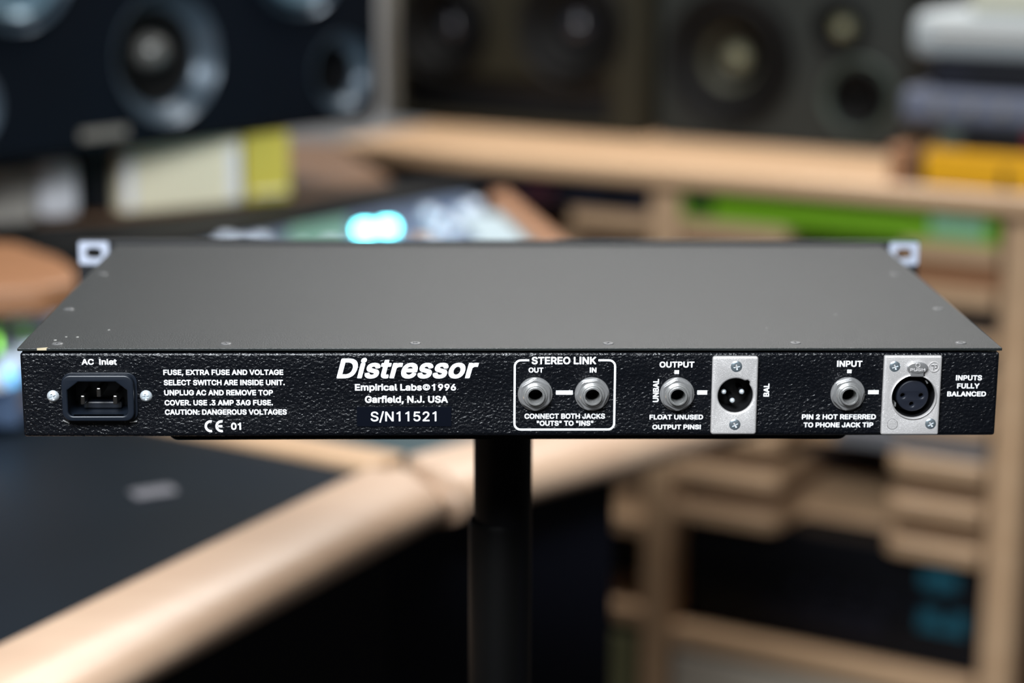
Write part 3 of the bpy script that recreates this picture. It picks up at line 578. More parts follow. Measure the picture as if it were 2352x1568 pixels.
def rack_gear(name, label, cat, x0, x1, y0, z0, z1, m, dep=0.22, knobs=0, knob_m='gear_silver', extra=None, group=None):
    e = empty(name, cab.matrix_world @ Vector(((x0 + x1) / 2, y0, z0)), label, cat, CA, group)
    h, hw = z1 - z0, (x1 - x0) / 2
    box('faceplate', -hw, hw, -0.003, 0.0, 0.0, h, M[m], e, bev=0.0008, seg=1)
    box('chassis', -hw + 0.012, hw - 0.012, 0.0005, dep, 0.001, h - 0.001, M['gear_black'], e, bev=0.001, seg=1)
    for k in range(knobs):
        x = -hw + 0.05 + (2 * hw - 0.1) * k / max(1, knobs - 1)
        lathe('knob', [(0.0, -0.018), (0.007, -0.018), (0.0085, -0.004), (0.0085, 0.0)], M[knob_m], e, x, h / 2, 14, loc=(0, -0.0032, 0))
    if extra:
        for (a, b, c, d, mm, nm) in extra:
            box(nm, a, b, -0.006, -0.0032, c, d, M[mm], e, bev=0.0006, seg=1)
    return e
bpy.context.view_layer.update()
rack_gear('rack_device', 'bright green one-unit rack device with mint label in the top right bay', 'rack device', 0.022, 0.457, 0.008, 0.7812, 0.8235, 'green', knobs=0,
          extra=[(0.13, 0.2, 0.008, 0.034, 'mint', 'label_plate'), (-0.21, -0.17, 0.008, 0.034, 'green_dark', 'button_panel')])
rack_gear('rack_device', 'dark navy rack device with wine red stripe at the top of the left bay', 'rack device', -0.461, -0.026, 0.006, 0.7815, 0.8235, 'gear_navy', knobs=5, knob_m='gear_black',
          extra=[(0.02, 0.07, 0.008, 0.03, 'gear_wine', 'stripe_panel')])
rack_gear('rack_device', 'large black rack device with two teal displays in the opening under the notched shelves', 'rack device', 0.022, 0.457, 0.05, 0.1875, 0.352, 'gear_black', knobs=9, knob_m='gear_navy',
          extra=[(0.13, 0.18, 0.115, 0.14, 'gear_teal', 'display'), (0.13, 0.195, 0.055, 0.085, 'gear_teal', 'display'), (-0.1, 0.08, 0.03, 0.06, 'gear_navy', 'meter_panel')])
rack_gear('rack_device', 'silver grey thin device on the notched shelf right under the audio unit', 'rack device', 0.25, 0.456, 0.02, 0.4965, 0.522, 'gear_silver')
rack_gear('rack_device', 'black rack device below the silver grey one in the right bay', 'rack device', 0.024, 0.456, 0.13, 0.4385, 0.467, 'gear_black')
for i, (k, lab) in enumerate(((4, 'fourth'), (5, 'third'), (6, 'second'))):
    zb = 0.356 + 0.0572 * k + 0.0245
    rack_gear('rack_device', 'black rack device on the %s notched shelf of the right bay' % lab, 'rack device', 0.024, 0.456, 0.03, zb, zb + 0.029, ('gear_black', 'gear_black', 'wood_dark')[i], knobs=0)
rack_gear('rack_device', 'beige grey box at the very bottom of the right bay below the wooden rail', 'rack device', 0.03, 0.45, 0.0, 0.0195, 0.158, 'beige_gear')
rack_gear('rack_device', 'moss grey box at the bottom of the left bay beside the middle post', 'rack device', -0.45, -0.03, 0.0, 0.0195, 0.17, 'moss_gear')
rack_gear('rack_device', 'black rack device between the two lower shelves of the left bay', 'rack device', -0.455, -0.03, 0.12, 0.2115, 0.30, 'gear_black')

# ------------------------------------------------------------------ loudspeakers
def driver(parent, cx, cz, r, y, dep=0.03, cone='cone', cap='dome', cap_r=0.32, ring=None, ring_w=0.12, name='woofer', n=40):
    e = lathe(name, [(r * 0.9, y - 0.004), (r * 0.84, y - 0.008), (r * 0.76, y - 0.004), (r * 0.74, y + 0.002), (r * (cap_r + .02), y + dep), (0.0, y + dep)], M[cone], parent, cx, cz, n)
    fr = lathe('trim_ring', [(r * (1 + ring_w), y - 0.0002), (r * (1 + ring_w), y - 0.004), (r * (1 + ring_w * .7), y - 0.007), (r * 0.93, y + 0.004), (r * 0.9, y - 0.001)], M[ring or 'rubber'], e, 0, 0, n)
    lathe('dust_cap', [(0.0, y + dep - r * cap_r * 0.75), (r * cap_r * 0.45, y + dep - r * cap_r * 0.66), (r * cap_r * 0.8, y + dep - r * cap_r * 0.36), (r * cap_r, y + dep - 0.0008)], M[cap], e, 0, 0, n)
    return e

def port(parent, cx, cz, r, y, ring='ring_blue', dep=0.05, w=0.35):
    e = lathe('port', [(r, y + 0.012), (r * 0.92, y + dep), (0, y + dep)], M['bore'], parent, cx, cz, 32)
    lathe('flare', [(r * 1.5, y), (r * 1.48, y - 0.002), (r * 1.42, y + 0.001), (r * 1.28, y + 0.009), (r * 1.1, y + 0.0135), (r, y + 0.014)], M[ring], e, 0, 0, 40)
    return e

def holed_box(parent, x0, x1, z0, z1, dep, holes, m, mside, bev=0.012):
    """a cabinet: baffle plate with real openings plus a body behind it"""
    flat('baffle', [rrect(x0, x1, z0, z1, bev * 1.6)] + holes, 0.018, M[m], parent, bevel=0.003, y=0.018)
    box('cabinet', x0 + 0.001, x1 - 0.001, 0.0705, dep, z0 + 0.001, z1 - 0.001, M[mside], parent, bev=bev * .6)
    flat('cabinet_rim', [rrect(x0 + 0.0005, x1 - 0.0005, z0 + 0.0005, z1 - 0.0005, bev * 1.4), rrect(x0 + 0.015, x1 - 0.015, z0 + 0.015, z1 - 0.015, bev)], 0.0515, M[mside], parent, y=0.07)

# left large monitor
LA = math.radians(47.7)
base = empty('monitor_platform', (-0.121, 1.529, 0.8655), 'black platform on short legs raising the big blue-black loudspeaker above the boxes', 'speaker platform', LA)
box('platform_board', -0.66, 0.0, 0.012, 0.30, 0.0775, 0.0835, M['gear_black'], base, bev=0.002)
for x in (-0.62, -0.12):
    box('leg', x - 0.012, x + 0.012, 0.25, 0.274, 0.0, 0.0773, M['gear_black'], base, bev=0.002)
    box('leg', x - 0.012, x + 0.012, 0.20, 0.224, 0.0, 0.0773, M['gear_black'], base, bev=0.002)
ls = empty('loudspeaker', (-0.121, 1.529, 0.9495), 'large blue-black loudspeaker with blue-grey driver rings and two round ports', 'loudspeaker', LA)
LSX, LPX, LWX = -0.321, -0.062, -0.128
lsh = [circ(LSX, 0.089, 0.0705), circ(LPX, 0.057, 0.0445), circ(2 * LSX - LPX, 0.057, 0.0445), circ(LWX, 0.196, 0.064), circ(2 * LSX - LWX, 0.196, 0.064)]
holed_box(ls, -0.642, 0.0, 0.0, 0.34, 0.29, lsh, 'spk_blue', 'spk_blue')
port(ls, LPX, 0.057, 0.0305, 0.0, ring='flare')
port(ls, 2 * LSX - LPX, 0.057, 0.030, 0.0, ring='flare')
for x in (LWX, 2 * LSX - LWX):
    driver(ls, x, 0.196, 0.066, 0.0, 0.024, cone='cone_blue', cap='ring_blue', ring='ring_blue', ring_w=0.1)
t = lathe('waveguide', [(0.072, 0.0), (0.0715, -0.002), (0.069, 0.001), (0.063, 0.012), (0.056, 0.0195), (0.052, 0.02)], M['flare'], ls, LSX, 0.089, 48)
lathe('horn_throat', [(0.052, 0.020), (0.045, 0.027), (0.026, 0.032), (0.0, 0.033)], M['cone'], ls, LSX, 0.089, 40)
lathe('tweeter_dome', [(0.0, 0.008), (0.010, 0.010), (0.017, 0.018), (0.019, 0.032)], M['dome'], ls, LSX, 0.094, 32)
box('badge_strip', -0.44, -0.38, -0.002, 0.0, 0.01, 0.02, M['spk_edge'], ls, bev=0.0005)

# centre monitor with twin woofers
c2 = empty('loudspeaker', cab.matrix_world @ Vector((-0.265, 0.22, 0.8572)), 'olive grey loudspeaker with twin black woofers above a wide black slot, upper centre', 'loudspeaker', CA)
ZB = 0.8572
def CX(x): return x + 0.265
wl = (-0.48374, 1.0064)
wr = (-0.26356, 1.0149)
e0, e1_ = (-0.59198, 0.97642)[0] + 0.265, (-0.14229, 0.99547)[0] + 0.265
slot = rrect(e0 + 0.03, e1_ - 0.055, 0.016, 0.078, 0.008)
holed_box(c2, e0, e1_, 0.0, 0.30, 0.32, [circ(wl[0] + 0.265, wl[1] - ZB, 0.073), circ(wr[0] + 0.265, wr[1] - ZB, 0.080), slot], 'spk_olive', 'spk_olive', bev=0.008)
driver(c2, wl[0] + 0.265, wl[1] - ZB, 0.073, 0.0, 0.026, cap='cap_gloss', ring_w=0.1)
driver(c2, wr[0] + 0.265, wr[1] - ZB, 0.080, 0.0, 0.026, cap='cap_gloss', ring_w=0.1)
link('slot_port', to_mesh(wall_bm(slot, 0.0179, 0.06)), M['bore'], c2)
box('side_trim', e0 - 0.004, e0 + 0.022, -0.004, 0.05, 0.005, 0.295, M['spk_edge'], c2, bev=0.003)

# right monitor
c3 = empty('loudspeaker', cab.matrix_world @ Vector((0.09, 0.24, 0.8572)), 'dark green-grey loudspeaker with one big woofer and two small drivers, upper right', 'loudspeaker', CA)
a0, a1 = (-0.12627, 0.99486)[0] - 0.09, (0.25113, 1.0109)[0] - 0.09
bw = (-0.01415, 0.97772)
bm_ = (0.18369, 0.93394)
bt = (0.15248, 1.0279)
holed_box(c3, a0, a1, 0.0, 0.36, 0.30, [circ(bw[0] - .09, bw[1] - ZB, 0.093), circ(bm_[0] - .09, bm_[1] - ZB, 0.047), circ(bt[0] - .09, bt[1] - ZB, 0.034)], 'spk_green', 'spk_green')
wf = driver(c3, bw[0] - .09, bw[1] - ZB, 0.093, 0.0, 0.030, cap='dome_olive', cap_r=0.2, ring_w=0.08)
lathe('glow_catching_cap', [(0.046, 0.004), (0.040, 0.018), (0.030, 0.028), (0.018, 0.0295)], M['cone_olive'], wf, 0, 0, 36)  # concave cap shaped so its lower part catches light, for the woofer's glow
driver(c3, bm_[0] - .09, bm_[1] - ZB, 0.047, 0.0, 0.02, cap='cone', ring='grey_green', ring_w=0.14, name='midrange')
driver(c3, bt[0] - .09, bt[1] - ZB, 0.034, 0.0, 0.012, cap='dome_olive', cap_r=0.5, ring_w=0.15, name='tweeter')

# ------------------------------------------------------------------ gear stacked on the right end of the top board
def stack_box(name, label, cat, u0, u1, z0, z1, y0, dep, m, bev=0.004, group=None):
    e = empty(name, cab.matrix_world @ Vector((u0, y0, z0)), label, cat, CA, group)
    box('body', 0, u1 - u0, 0, dep, 0, z1 - z0, M[m], e, bev=bev)
    return e
g = stack_box('storage_case', 'bright orange plastic case at the right end of the wooden top board', 'case', 0.366, 0.64, 0.8572, 0.9025, -0.03, 0.2, 'orange', 0.005)
box('latch', 0.10, 0.108, -0.004, 0.0, 0.004, 0.027, M['spk_olive'], g, bev=0.001)
box('latch', 0.21, 0.218, -0.004, 0.0, 0.004, 0.027, M['spk_olive'], g, bev=0.001)
box('end_cap', -0.012, -0.0005, 0.01, 0.19, 0.002, 0.029, M['gear_black'], g, bev=0.003)
g = stack_box('adapter_box', 'small brown box with dark front beside the orange case', 'box', 0.318, 0.348, 0.8572, 0.902, -0.025, 0.05, 'wood_dark', 0.004)
box('lid', 0.002, 0.029, 0.004, 0.046, 0.0312, 0.036, M['gear_black'], g, bev=0.001)
g = stack_box('synth_module', 'black box with a red button lying on the orange case', 'audio module', 0.41, 0.64, 0.9032, 0.933, -0.02, 0.16, 'gear_black')
box('button', 0.08, 0.115, -0.004, 0.0, 0.004, 0.028, M['red'], g, bev=0.002)
box('corner_plate', -0.028, -0.0005, 0.0, 0.05, 0.0, 0.029, M['grey_green'], g, bev=0.002)
g = stack_box('keyboard_controller', 'lavender grey flat controller above the black box with the red button', 'controller', 0.332, 0.64, 0.9337, 0.977, -0.03, 0.2, 'lavender', 0.01)
for k in range(5):
    lathe('button', [(0, -0.006), (0.006, -0.006), (0.007, 0.0)], M['spk_edge'], g, 0.05 + 0.04 * k, 0.022, 12)
g = stack_box('tape_machine', 'black flat recorder between the lavender controller and the white box', 'recorder', 0.366, 0.64, 0.9777, 1.0155, -0.02, 0.2, 'gear_navy')
box('display', 0.05, 0.2, -0.003, 0.0, 0.01, 0.028, M['gear_black'], g, bev=0.001)
g = stack_box('drive_enclosure', 'pale grey-white rounded box near the top of the right-hand stack', 'enclosure', 0.340, 0.64, 1.0162, 1.0715, -0.03, 0.2, 'gear_white', 0.016)
box('front_strip', 0.03, 0.28, -0.0025, 0.0, 0.026, 0.034, M['grey_card'], g, bev=0.001)
g = stack_box('card_box', 'cream box topmost on the right-hand stack', 'box', 0.41, 0.64, 1.0722, 1.148, -0.02, 0.2, 'gear_cream', 0.005)
box('lid', -0.002, 0.232, -0.002, 0.202, 0.0758, 0.086, M['gear_cream'], g, bev=0.003)

# ------------------------------------------------------------------ left wing shelf with boxes
wing = empty('side_shelf', (-0.45, 1.5, 0), 'brown wooden side shelf carrying cream, yellow and white boxes below the big loudspeaker', 'shelf')
wp = [(-0.71517, 1.1549), (-0.62188, 1.2161), (-0.39402, 1.2996), (-0.2147, 1.4385), (-0.10789, 1.5841), (-0.20, 1.95), (-0.5, 1.98), (-1.0, 1.5)]
prism('shelf_board', [(x + 0.45, y - 1.5) for x, y in wp], 0.832, 0.865, M['wood_brown'], wing, bev=0.004)
for x, y in ((-0.74, 1.38), (-0.24, 1.66), (-0.35, 1.85), (-0.9, 1.45)):
    box('leg', x + 0.45 - 0.025, x + 0.45 + 0.025, y - 1.525, y - 1.475, 0.0, 0.831, M['wood_dark'], wing, bev=0.004)

def upright(name, label, cat, a, b, z1, dep, m, group=None, z0=0.8655, bands=None, bev=0.003):
    """an upright box whose front bottom edge runs from a to b (plan)"""
    a, b = Vector((a[0], a[1])), Vector((b[0], b[1]))
    ang = math.atan2(b.y - a.y, b.x - a.x)
    e = empty(name, (a.x, a.y, z0), label, cat, ang, group)
    wd = (b - a).length
    box('body', 0, wd, 0, dep, 0, z1 - z0, M[m], e, bev=bev)
    for (s0, s1, h0, h1, mm, nm) in (bands or []):
        box(nm, s0 * wd, s1 * wd, -0.002, 0.0, h0, h1, M[mm], e, bev=0.0005, seg=1)
    return e
WZ = 0.8655
upright('tape_box', 'long cream-coloured box lying under the big loudspeaker, left of the yellow one', 'box', (-0.3945, 1.3113), (-0.27125, 1.3893), 0.9425, 0.12, 'cream', bands=[(0.02, 0.1, 0.006, 0.064, 'white_card', 'spine_label'), (0.88, 0.98, 0.006, 0.064, 'white_card', 'spine_label')])
upright('tape_box', 'yellow box standing at the right end of the cream box', 'box', (-0.26613, 1.3925), (-0.21941, 1.4221), 0.9425, 0.10, 'yellow', bands=[(0.1, 0.9, 0.008, 0.012, 'cream', 'edge_label')])
upright('card_box', 'small white upright box at the left of the black gap', 'box', (-0.47391, 1.2611), (-0.43423, 1.2861), 0.931, 0.1, 'white_card', bev=0.012)
upright('card_box', 'grey box at the far left edge beside the small white box', 'box', (-0.57197, 1.199), (-0.47844, 1.2582), 0.923, 0.1, 'grey_card')
upright('dark_gap_block', 'black block filling the dark gap between the white box and the cream box', 'power supply', (-0.43014, 1.3078), (-0.40704, 1.3262), 0.9425, 0.1, 'gear_black')  # black block put in for the darkness of the gap under the platform

# ------------------------------------------------------------------ studio desk in front
desk = empty('studio_desk', (-0.2, 0.9, 0), 'dark-topped studio desk with thick pale wooden armrest along its front', 'desk')
DX, DY = 0.2, -0.9
def dpts(P): return [(p[0] + DX, p[1] + DY) for p in P]
J = (-0.088, 0.640)
s1 = Vector((0.197, 0.355)).normalized()      # direction of the near armrest
n1 = Vector((s1.y, -s1.x))                    # to the front, away from the desk top
A0 = Vector((-0.31, 0.312)) - s1 * 0.75
A1 = Vector((-0.098, 0.694))
# profile of the armrest: flat top, round front
def armrest(name, a, b, nrm, wd, top, th, m, cut0=0.0, cut1=0.0):
    prof = [(0.008, top)]
    r = 0.052
    for k in range(0, 11):
        t = math.radians(90 - 18 * k)
        prof.append((wd - r + r * math.cos(t), top - th / 2 + (th / 2) * math.sin(t)))
    prof.append((0.008, top - th))
    bm = bmesh.new()
    d = (b - a).normalized()
    rings = []
    for P, cut in ((a, cut0), (b, cut1)):
        rings.append([bm.verts.new((P.x + nrm.x * o + d.x * cut * o + DX, P.y + nrm.y * o + d.y * cut * o + DY, z)) for o, z in prof])
    n = len(prof)
    for k in range(n):
        bm.faces.new((rings[0][k], rings[0][(k + 1) % n], rings[1][(k + 1) % n], rings[1][k]))
    bm.faces.new(rings[0][::-1])
    bm.faces.new(rings[1])
    bmesh.ops.bevel(bm, geom=[e for e in bm.edges if all(v in rings[1] for v in e.verts)] + [e for e in bm.edges if all(v in rings[0] for v in e.verts)], offset=0.010, segments=3, affect='EDGES')
    return autosmooth(link(name, to_mesh(bm), m, desk))
armrest('armrest', A0, A1, n1, 0.078, 0.762, 0.05, M['wood_bolster'])
B0 = Vector((-0.079, 0.712))
s2 = Vector((0.30, 0.27)).normalized()
n2 = Vector((s2.y, -s2.x))
B1 = B0 + s2 * 0.50
armrest('armrest', B0, B1, n2, 0.080, 0.762, 0.052, M['wood_bolster'])
# dividing strip and desk panels
dv = Vector((-0.83, 0.56)).normalized()
dn = Vector((-dv.y, dv.x)) * -1
P0 = Vector((-0.094, 0.693))
def quad(p, q, r, s): return dpts([p, q, r, s])
strip = [P0 - dn * 0.006, P0 + dv * 0.52 - dn * 0.006, P0 + dv * 0.52 + dn * 0.022, P0 + dn * 0.022 + Vector((0.012, 0.012))]
prism('divider_strip', dpts(strip), 0.7125, 0.7615, M['wood'], desk, bev=0.002)
near = [A0 + n1 * 0.007, A1 + n1 * 0.007 - s1 * 0.012, P0 + dv * 0.5 - dn * 0.008, Vector((-0.95, 0.55)), Vector((-0.95, -0.35))]
prism('desk_panel', dpts(near), 0.715, 0.7575, M['panel'], desk, bev=0.002)
far = [P0 + dn * 0.026 + dv * 0.005, B1 + n2 * 0.007, Vector((0.12, 1.25)), Vector((-0.05, 1.36)), Vector((-0.50, 1.04)), P0 + dv * 0.5 + dn * 0.026]
prism('desk_panel', dpts(far), 0.715, 0.7575, M['teal_panel'], desk, bev=0.002)
# aprons down to the floor
def apron(a, b, nrm, z1=0.711):
    q = [a + nrm * 0.02, b + nrm * 0.02, b - nrm * 0.005, a - nrm * 0.005]
    prism('apron', dpts(q), 0.0, z1, M['apron'], desk, bev=0.002)
apron(A0, A1, n1)
apron(B0 - s2 * 0.02, B0 + s2 * 0.245, n2)
q0 = Vector((-0.93, 0.5))
box('side_support', -0.95 + DX, -0.92 + DX, -0.35 + DY, 0.55 + DY, 0.0, 0.714, M['apron'], desk, bev=0.002)
# badge on the dark panel
bd = (-0.26208, 0.62384)
box('badge', -0.017, 0.017, -0.009, 0.009, 0.0, 0.003, M['badge'], desk, bev=0.001, loc=(bd[0] + DX, bd[1] + DY, 0.7578), rot=(0, 0, 0.5))

# ------------------------------------------------------------------ raised tier: dark upstand, consoles, wooden cheeks
tier = empty('console_riser', (-0.3, 1.2, 0), 'dark grey raised back tier of the desk in front of the cream and yellow boxes', 'desk riser')
TP = [(-0.61214, 1.1803), (-0.42662, 1.148), (-0.30571, 1.1717), (-0.0529, 1.497), (0.00298, 1.5507), (-0.0074, 1.5947), (-0.10749, 1.5712), (-0.21392, 1.4282), (-0.3928, 1.2915), (-0.62018, 1.2093)]
prism('riser_top', [(p[0] + 0.3, p[1] - 1.2) for p in TP], 0.80, 0.8622, M['upstand'], tier, bev=0.002)
for q in ((0, 1), (3, 4)):
    p = TP[q[0]]
    box('riser_foot', p[0] + 0.27, p[0] + 0.295, p[1] - 1.2 + 0.005, p[1] - 1.2 + 0.03, 0.758, 0.7995, M['upstand'], tier)

mx = empty('mixing_console', (-0.1, 1.2, 0.7585), 'blue-grey mixing console with silver knobs and glowing cyan buttons just beyond the audio unit', 'mixing console')
MP = [(-0.30328, 1.166), (-0.05485, 1.4854), (-0.01419, 1.5237), (0.05354, 1.1301)]
M2 = [(MP[0][0] + 0.07, MP[0][1] - 0.09), (MP[3][0] + 0.0, MP[3][1] - 0.05)]
plan = [MP[0], MP[1], MP[2], MP[3], (M2[1][0], M2[1][1]), (M2[0][0], M2[0][1])]
prism('console_body', [(p[0] + 0.1, p[1] - 1.2) for p in plan], 0.0, 0.0975, M['console'], mx, bev=0.002)
def on_mixer(name, u, v, m, r=0.008, h=0.012):
    return zlathe(name, [(0, h), (r * 0.8, h), (r, h * 0.7), (r, 0)], M[m], mx, (u[0] + 0.1, u[1] - 1.2, 0.098), 16)
for p in ((-0.04326, 1.2907), (-0.01929, 1.3447), (-0.04925, 1.1929), (-0.02881, 1.2339), (-0.24359, 1.1373), (-0.2274, 1.1526), (-0.15446, 1.1277), (-0.26329, 1.155), (-0.00674, 1.3886), (-0.05825, 1.3353)):
    on_mixer('knob', p, 0, 'knob', 0.0095)
for p in ((-0.12541, 1.2434), (-0.10168, 1.2577)):
    on_mixer('lit_button', p, 0, 'cyan', 0.0095, 0.009)
on_mixer('knob', (-0.06435, 1.1494), 0, 'amber', 0.01)
on_mixer('knob', (-0.09056, 1.1313), 0, 'amber', 0.007)
GP = [(-0.20421, 1.1665), (-0.2068, 1.2682), (-0.14843, 1.3382), (-0.1413, 1.1669)]
prism('section_panel', [(p[0] + 0.1, p[1] - 1.2) for p in GP], 0.0977, 0.1005, M['console_green'], mx)
for k in range(24):
    a = k % 8; b = k // 8
    x = MP[0][0] * (1 - a / 8) + MP[3][0] * a / 8 + 0.03
    y = MP[0][1] - 0.025 - b * 0.02
    if k % 3 != 1 and x < 0.02:
        zlathe('fader_cap', [(0, 0.007), (0.005, 0.007), (0.006, 0)], M['knob'], mx, (x + 0.1, y - 1.2 + 0.0, 0.098), 8)
pp = empty('paper_sheet', (0, 1.2, 0.8565), 'pale blue-white sheet lying on the right of the mixing console', 'paper')
SP = [(-0.02564, 1.3389), (0.02172, 1.3637), (0.05859, 1.1461), (0.00254, 1.1357)]
prism('sheet', [(p[0], p[1] - 1.2) for p in SP], 0.0002, 0.003, M['paper'], pp)
ck = empty('console_cheek', (0, 1.3, 0.7585), 'reddish wooden side cheek slanting along the right end of the mixing console', 'console cheek')
KP = [(0.00884, 1.4354), (0.03186, 1.4629), (0.09899, 1.0417), (0.0708, 1.0299)]
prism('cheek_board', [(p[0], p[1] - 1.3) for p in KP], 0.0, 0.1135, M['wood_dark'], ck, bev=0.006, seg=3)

cl = empty('console_cheek', (-0.5, 1.15, 0.7585), 'thick orange-brown wooden end block at the far left, left of the rack ear', 'console cheek')
LPt = [(-0.65996, 1.0936), (-0.54947, 1.0967), (-0.45987, 1.0799), (-0.40251, 1.0048), (-0.37859, 0.95192), (-0.36613, 0.88968), (-0.3899, 0.86196), (-0.4828, 0.83877), (-0.58008, 0.83862)]
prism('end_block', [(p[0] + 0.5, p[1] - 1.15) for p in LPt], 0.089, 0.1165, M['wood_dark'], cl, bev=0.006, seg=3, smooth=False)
q = (-0.59822, 0.93422)
box('end_support', q[0] + 0.5 - 0.012, q[0] + 0.5 + 0.012, q[1] - 1.15 - 0.03, q[1] - 1.15 + 0.08, 0.0, 0.0885, M['wood_dark'], cl, bev=0.003)

kc = empty('knob_controller', (-0.45, 0.95, 0.762), 'pale blue control surface with many silver knobs at the left edge of the desk', 'controller')
KPn = [(-0.51913, 0.81687), (-0.60379, 1.1197), (-0.42842, 1.1197), (-0.38584, 1.0661), (-0.40346, 0.80117)]
prism('controller_body', [(p[0] + 0.45, p[1] - 0.95) for p in KPn], 0.0, 0.036, M['console'], kc, bev=0.003)
rs = random.Random(3)
for iy in range(7):
    for ix in range(5):
        p = (-0.51578, 1.2307)
        x = -0.56 + ix * 0.034 + iy * 0.006
        y = 0.80 + iy * 0.048
        if x > -0.37 - (y - 0.8) * 0.1 or y > 1.10:
            continue
        if iy == 2 and ix == 3:
            continue
        zlathe('knob', [(0, 0.017), (0.009, 0.017), (0.0115, 0.01), (0.0125, 0)], M['knob'], kc, (x + 0.45, y - 0.95, 0.0365), 14)
p = (-0.44573, 0.9474)
zlathe('lit_button', [(0, 0.01), (0.011, 0.01), (0.012, 0)], M['green_lamp'], kc, (p[0] + 0.45, p[1] - 0.95, 0.0365), 14)
p = (-0.41932, 0.81506)
zlathe('lit_button', [(0, 0.01), (0.012, 0.01), (0.013, 0)], M['blue_lamp'], kc, (p[0] + 0.45, p[1] - 0.95, 0.0365), 14)

# ------------------------------------------------------------------ stand carrying the unit
st = empty('equipment_stand', (0.0, 0.1, 0), 'black pole stand with a shallow black top plate carrying the audio unit', 'stand')
PL = (-0.15584, 0.97402)
PR = (0.15397, 0.97348)
zt = 1.02 - 0.0407
pl = flat('top_plate', [rrect(PL[0], PR[0], zt - 0.0048, zt + 0.006, 0.0046)], 0.2, M['pole'], st, y=0.1, loc=(0, 0, 0), smooth=True)
pl.data.transform(Matrix.Translation((0, 0.012, 0)))
# keep the plate's top flush under the chassis
for v in pl.data.vertices:
    if v.co.z > zt - 0.0002:
        v.co.z = zt - 0.0002
pc = (-0.00196, 0.92873)
pw = 0.02943 / 2
zlathe('pole', [(pw, 0.5), (pw, zt - 0.02), (pw * 1.0, zt - 0.0052), (0, zt - 0.0052)], M['pole'], st, (pc[0], 0, 0), 40)
zlathe('outer_tube', [(pw * 1.06, 0.05), (pw * 1.06, 0.905), (pw * 1.0, 0.908)], M['pole_dark'], st, (pc[0] - 0.0016, 0, 0), 40)
zlathe('round_base', [(0.0, 0.03), (0.03, 0.028), (0.05, 0.02), (0.22, 0.012), (0.225, 0.0), (0, 0)], M['pole'], st, (pc[0], 0, 0), 48)

# ------------------------------------------------------------------ the rack unit
Z0 = 1.02
unit = empty('rack_audio_unit', (0, 0, Z0), 'black rack-mount audio unit seen from the back, its panel lettered white, on a pole stand', 'audio unit')
HW = 0.2183
jacks = [((10.04, -21.01)), ((35.48, -21.04)), ((73.63, -21.12)), ((150.44, -21.10))]
xm = (99.70, -21.41)
xf = (179.87, -22.00)
def mm(p): return (p[0] / 1000, p[1] / 1000)
ac = ((-197.26, -30.02), (-170.99, -14.44))
def chamfer(x0, x1, z0, z1, c, r=0.0022):
    L = [(x1, z1 - c * .72), (x1 - c * .95, z1), (x0 + c * .95, z1), (x0, z1 - c * .72)]
    for cx, cz, a in ((x0 + r, z0 + r, 180), (x1 - r, z0 + r, 270)):
        for k in range(6):
            t = math.radians(a + 90 * k / 5)
            L.append((cx + r * math.cos(t), cz + r * math.sin(t)))
    return L
ax0, az0 = mm(ac[0]); ax1, az1 = mm(ac[1])
apert = chamfer(ax0, ax1, az0, az1, 0.0052)
holes = [circ(*mm(j), 0.0045, 24) for j in jacks]
rear = flat('rear_panel', [rrect(-HW, HW, -0.0407, -0.0022, 0.0012)] + holes + [circ(*mm(xm), 0.0084), circ(*mm(xf), 0.0104), rrect(ax0 - .0008, ax1 + .0008, az0 - .0008, az1 + .0008, 0.002)], 0.0042, M['wrinkle'], unit, bevel=0.0014, y=0.0042, bres=4, smooth=True)
# folded chassis behind the panel: bottom, sides, top flange
bm = bmesh.new()
D2 = 0.2585
box_bm(-HW + .0003, HW - .0003, 0.0043, D2, -0.0407, -0.0392, 0.0, bm=bm)
box_bm(-HW + .0003, -HW + .0018, 0.0043, D2, -0.0391, -0.0024, 0.0, bm=bm)
box_bm(HW - .0018, HW - .0003, 0.0043, D2, -0.0391, -0.0024, 0.0, bm=bm)
box_bm(-HW + .002, HW - .002, 0.0043, 0.016, -0.0036, -0.0024, 0.0, bm=bm)
link('chassis', to_mesh(bm), M['wrinkle'], unit)
# lid
box('lid', -0.2192, 0.2192, -0.0003, 0.2595, -0.0013, 0.0, M['lid'], unit, bev=0.0003, seg=2)
bpy.context.view_layer.update()
# front plate with ears and slots
def slot_loop(cx, cz, w_, h_):
    return rrect(cx - w_ / 2, cx + w_ / 2, cz - h_ / 2, cz + h_ / 2, h_ / 2 - 1e-5, 5)
FY = 0.2645
fz0, fz1 = -0.0419, 0.0021
slots = [slot_loop(s * 0.2325, zc, 0.0095, 0.0062) for s in (-1, 1) for zc in (-0.0052, -0.0365)]
flat('front_panel', [rrect(-0.2413, 0.2413, fz0, fz1, 0.001)] + slots, 0.003, M['black_paint'], unit, bevel=0.0003, y=FY)
for s in (-1, 1):
    cx = s * 0.2325
    flat('bare_patch', [rrect(cx - 0.0084, cx + 0.0084, -0.0118, 0.0012, 0.0012), slot_loop(cx, -0.0052, 0.0096, 0.0063)], 0.0003, M['bare'], unit, y=FY - 0.00305)
# lid screws: countersunk heads facing up
def lid_screw(x, y, ang):
    o = cross_screw('lid_screw', 0, 0, 0.0026, 0, 0.00035, M['black_screw'], unit, ang, flush=True)
    o.rotation_euler = (-PI / 2, 0, 0)
    o.location = (x, y, 0.00005)
for i, p in enumerate(((-0.20314, 0.00842), (-0.12819, 0.00829), (-0.04358, 0.00901), (0.04307, 0.00843), (0.12778, 0.00959), (0.20289, 0.00947), (-0.21229, 0.08251), (-0.21154, 0.17156), (0.21016, 0.08368), (0.20766, 0.17153))):
    lid_screw(p[0], p[1], 0.4 * i)
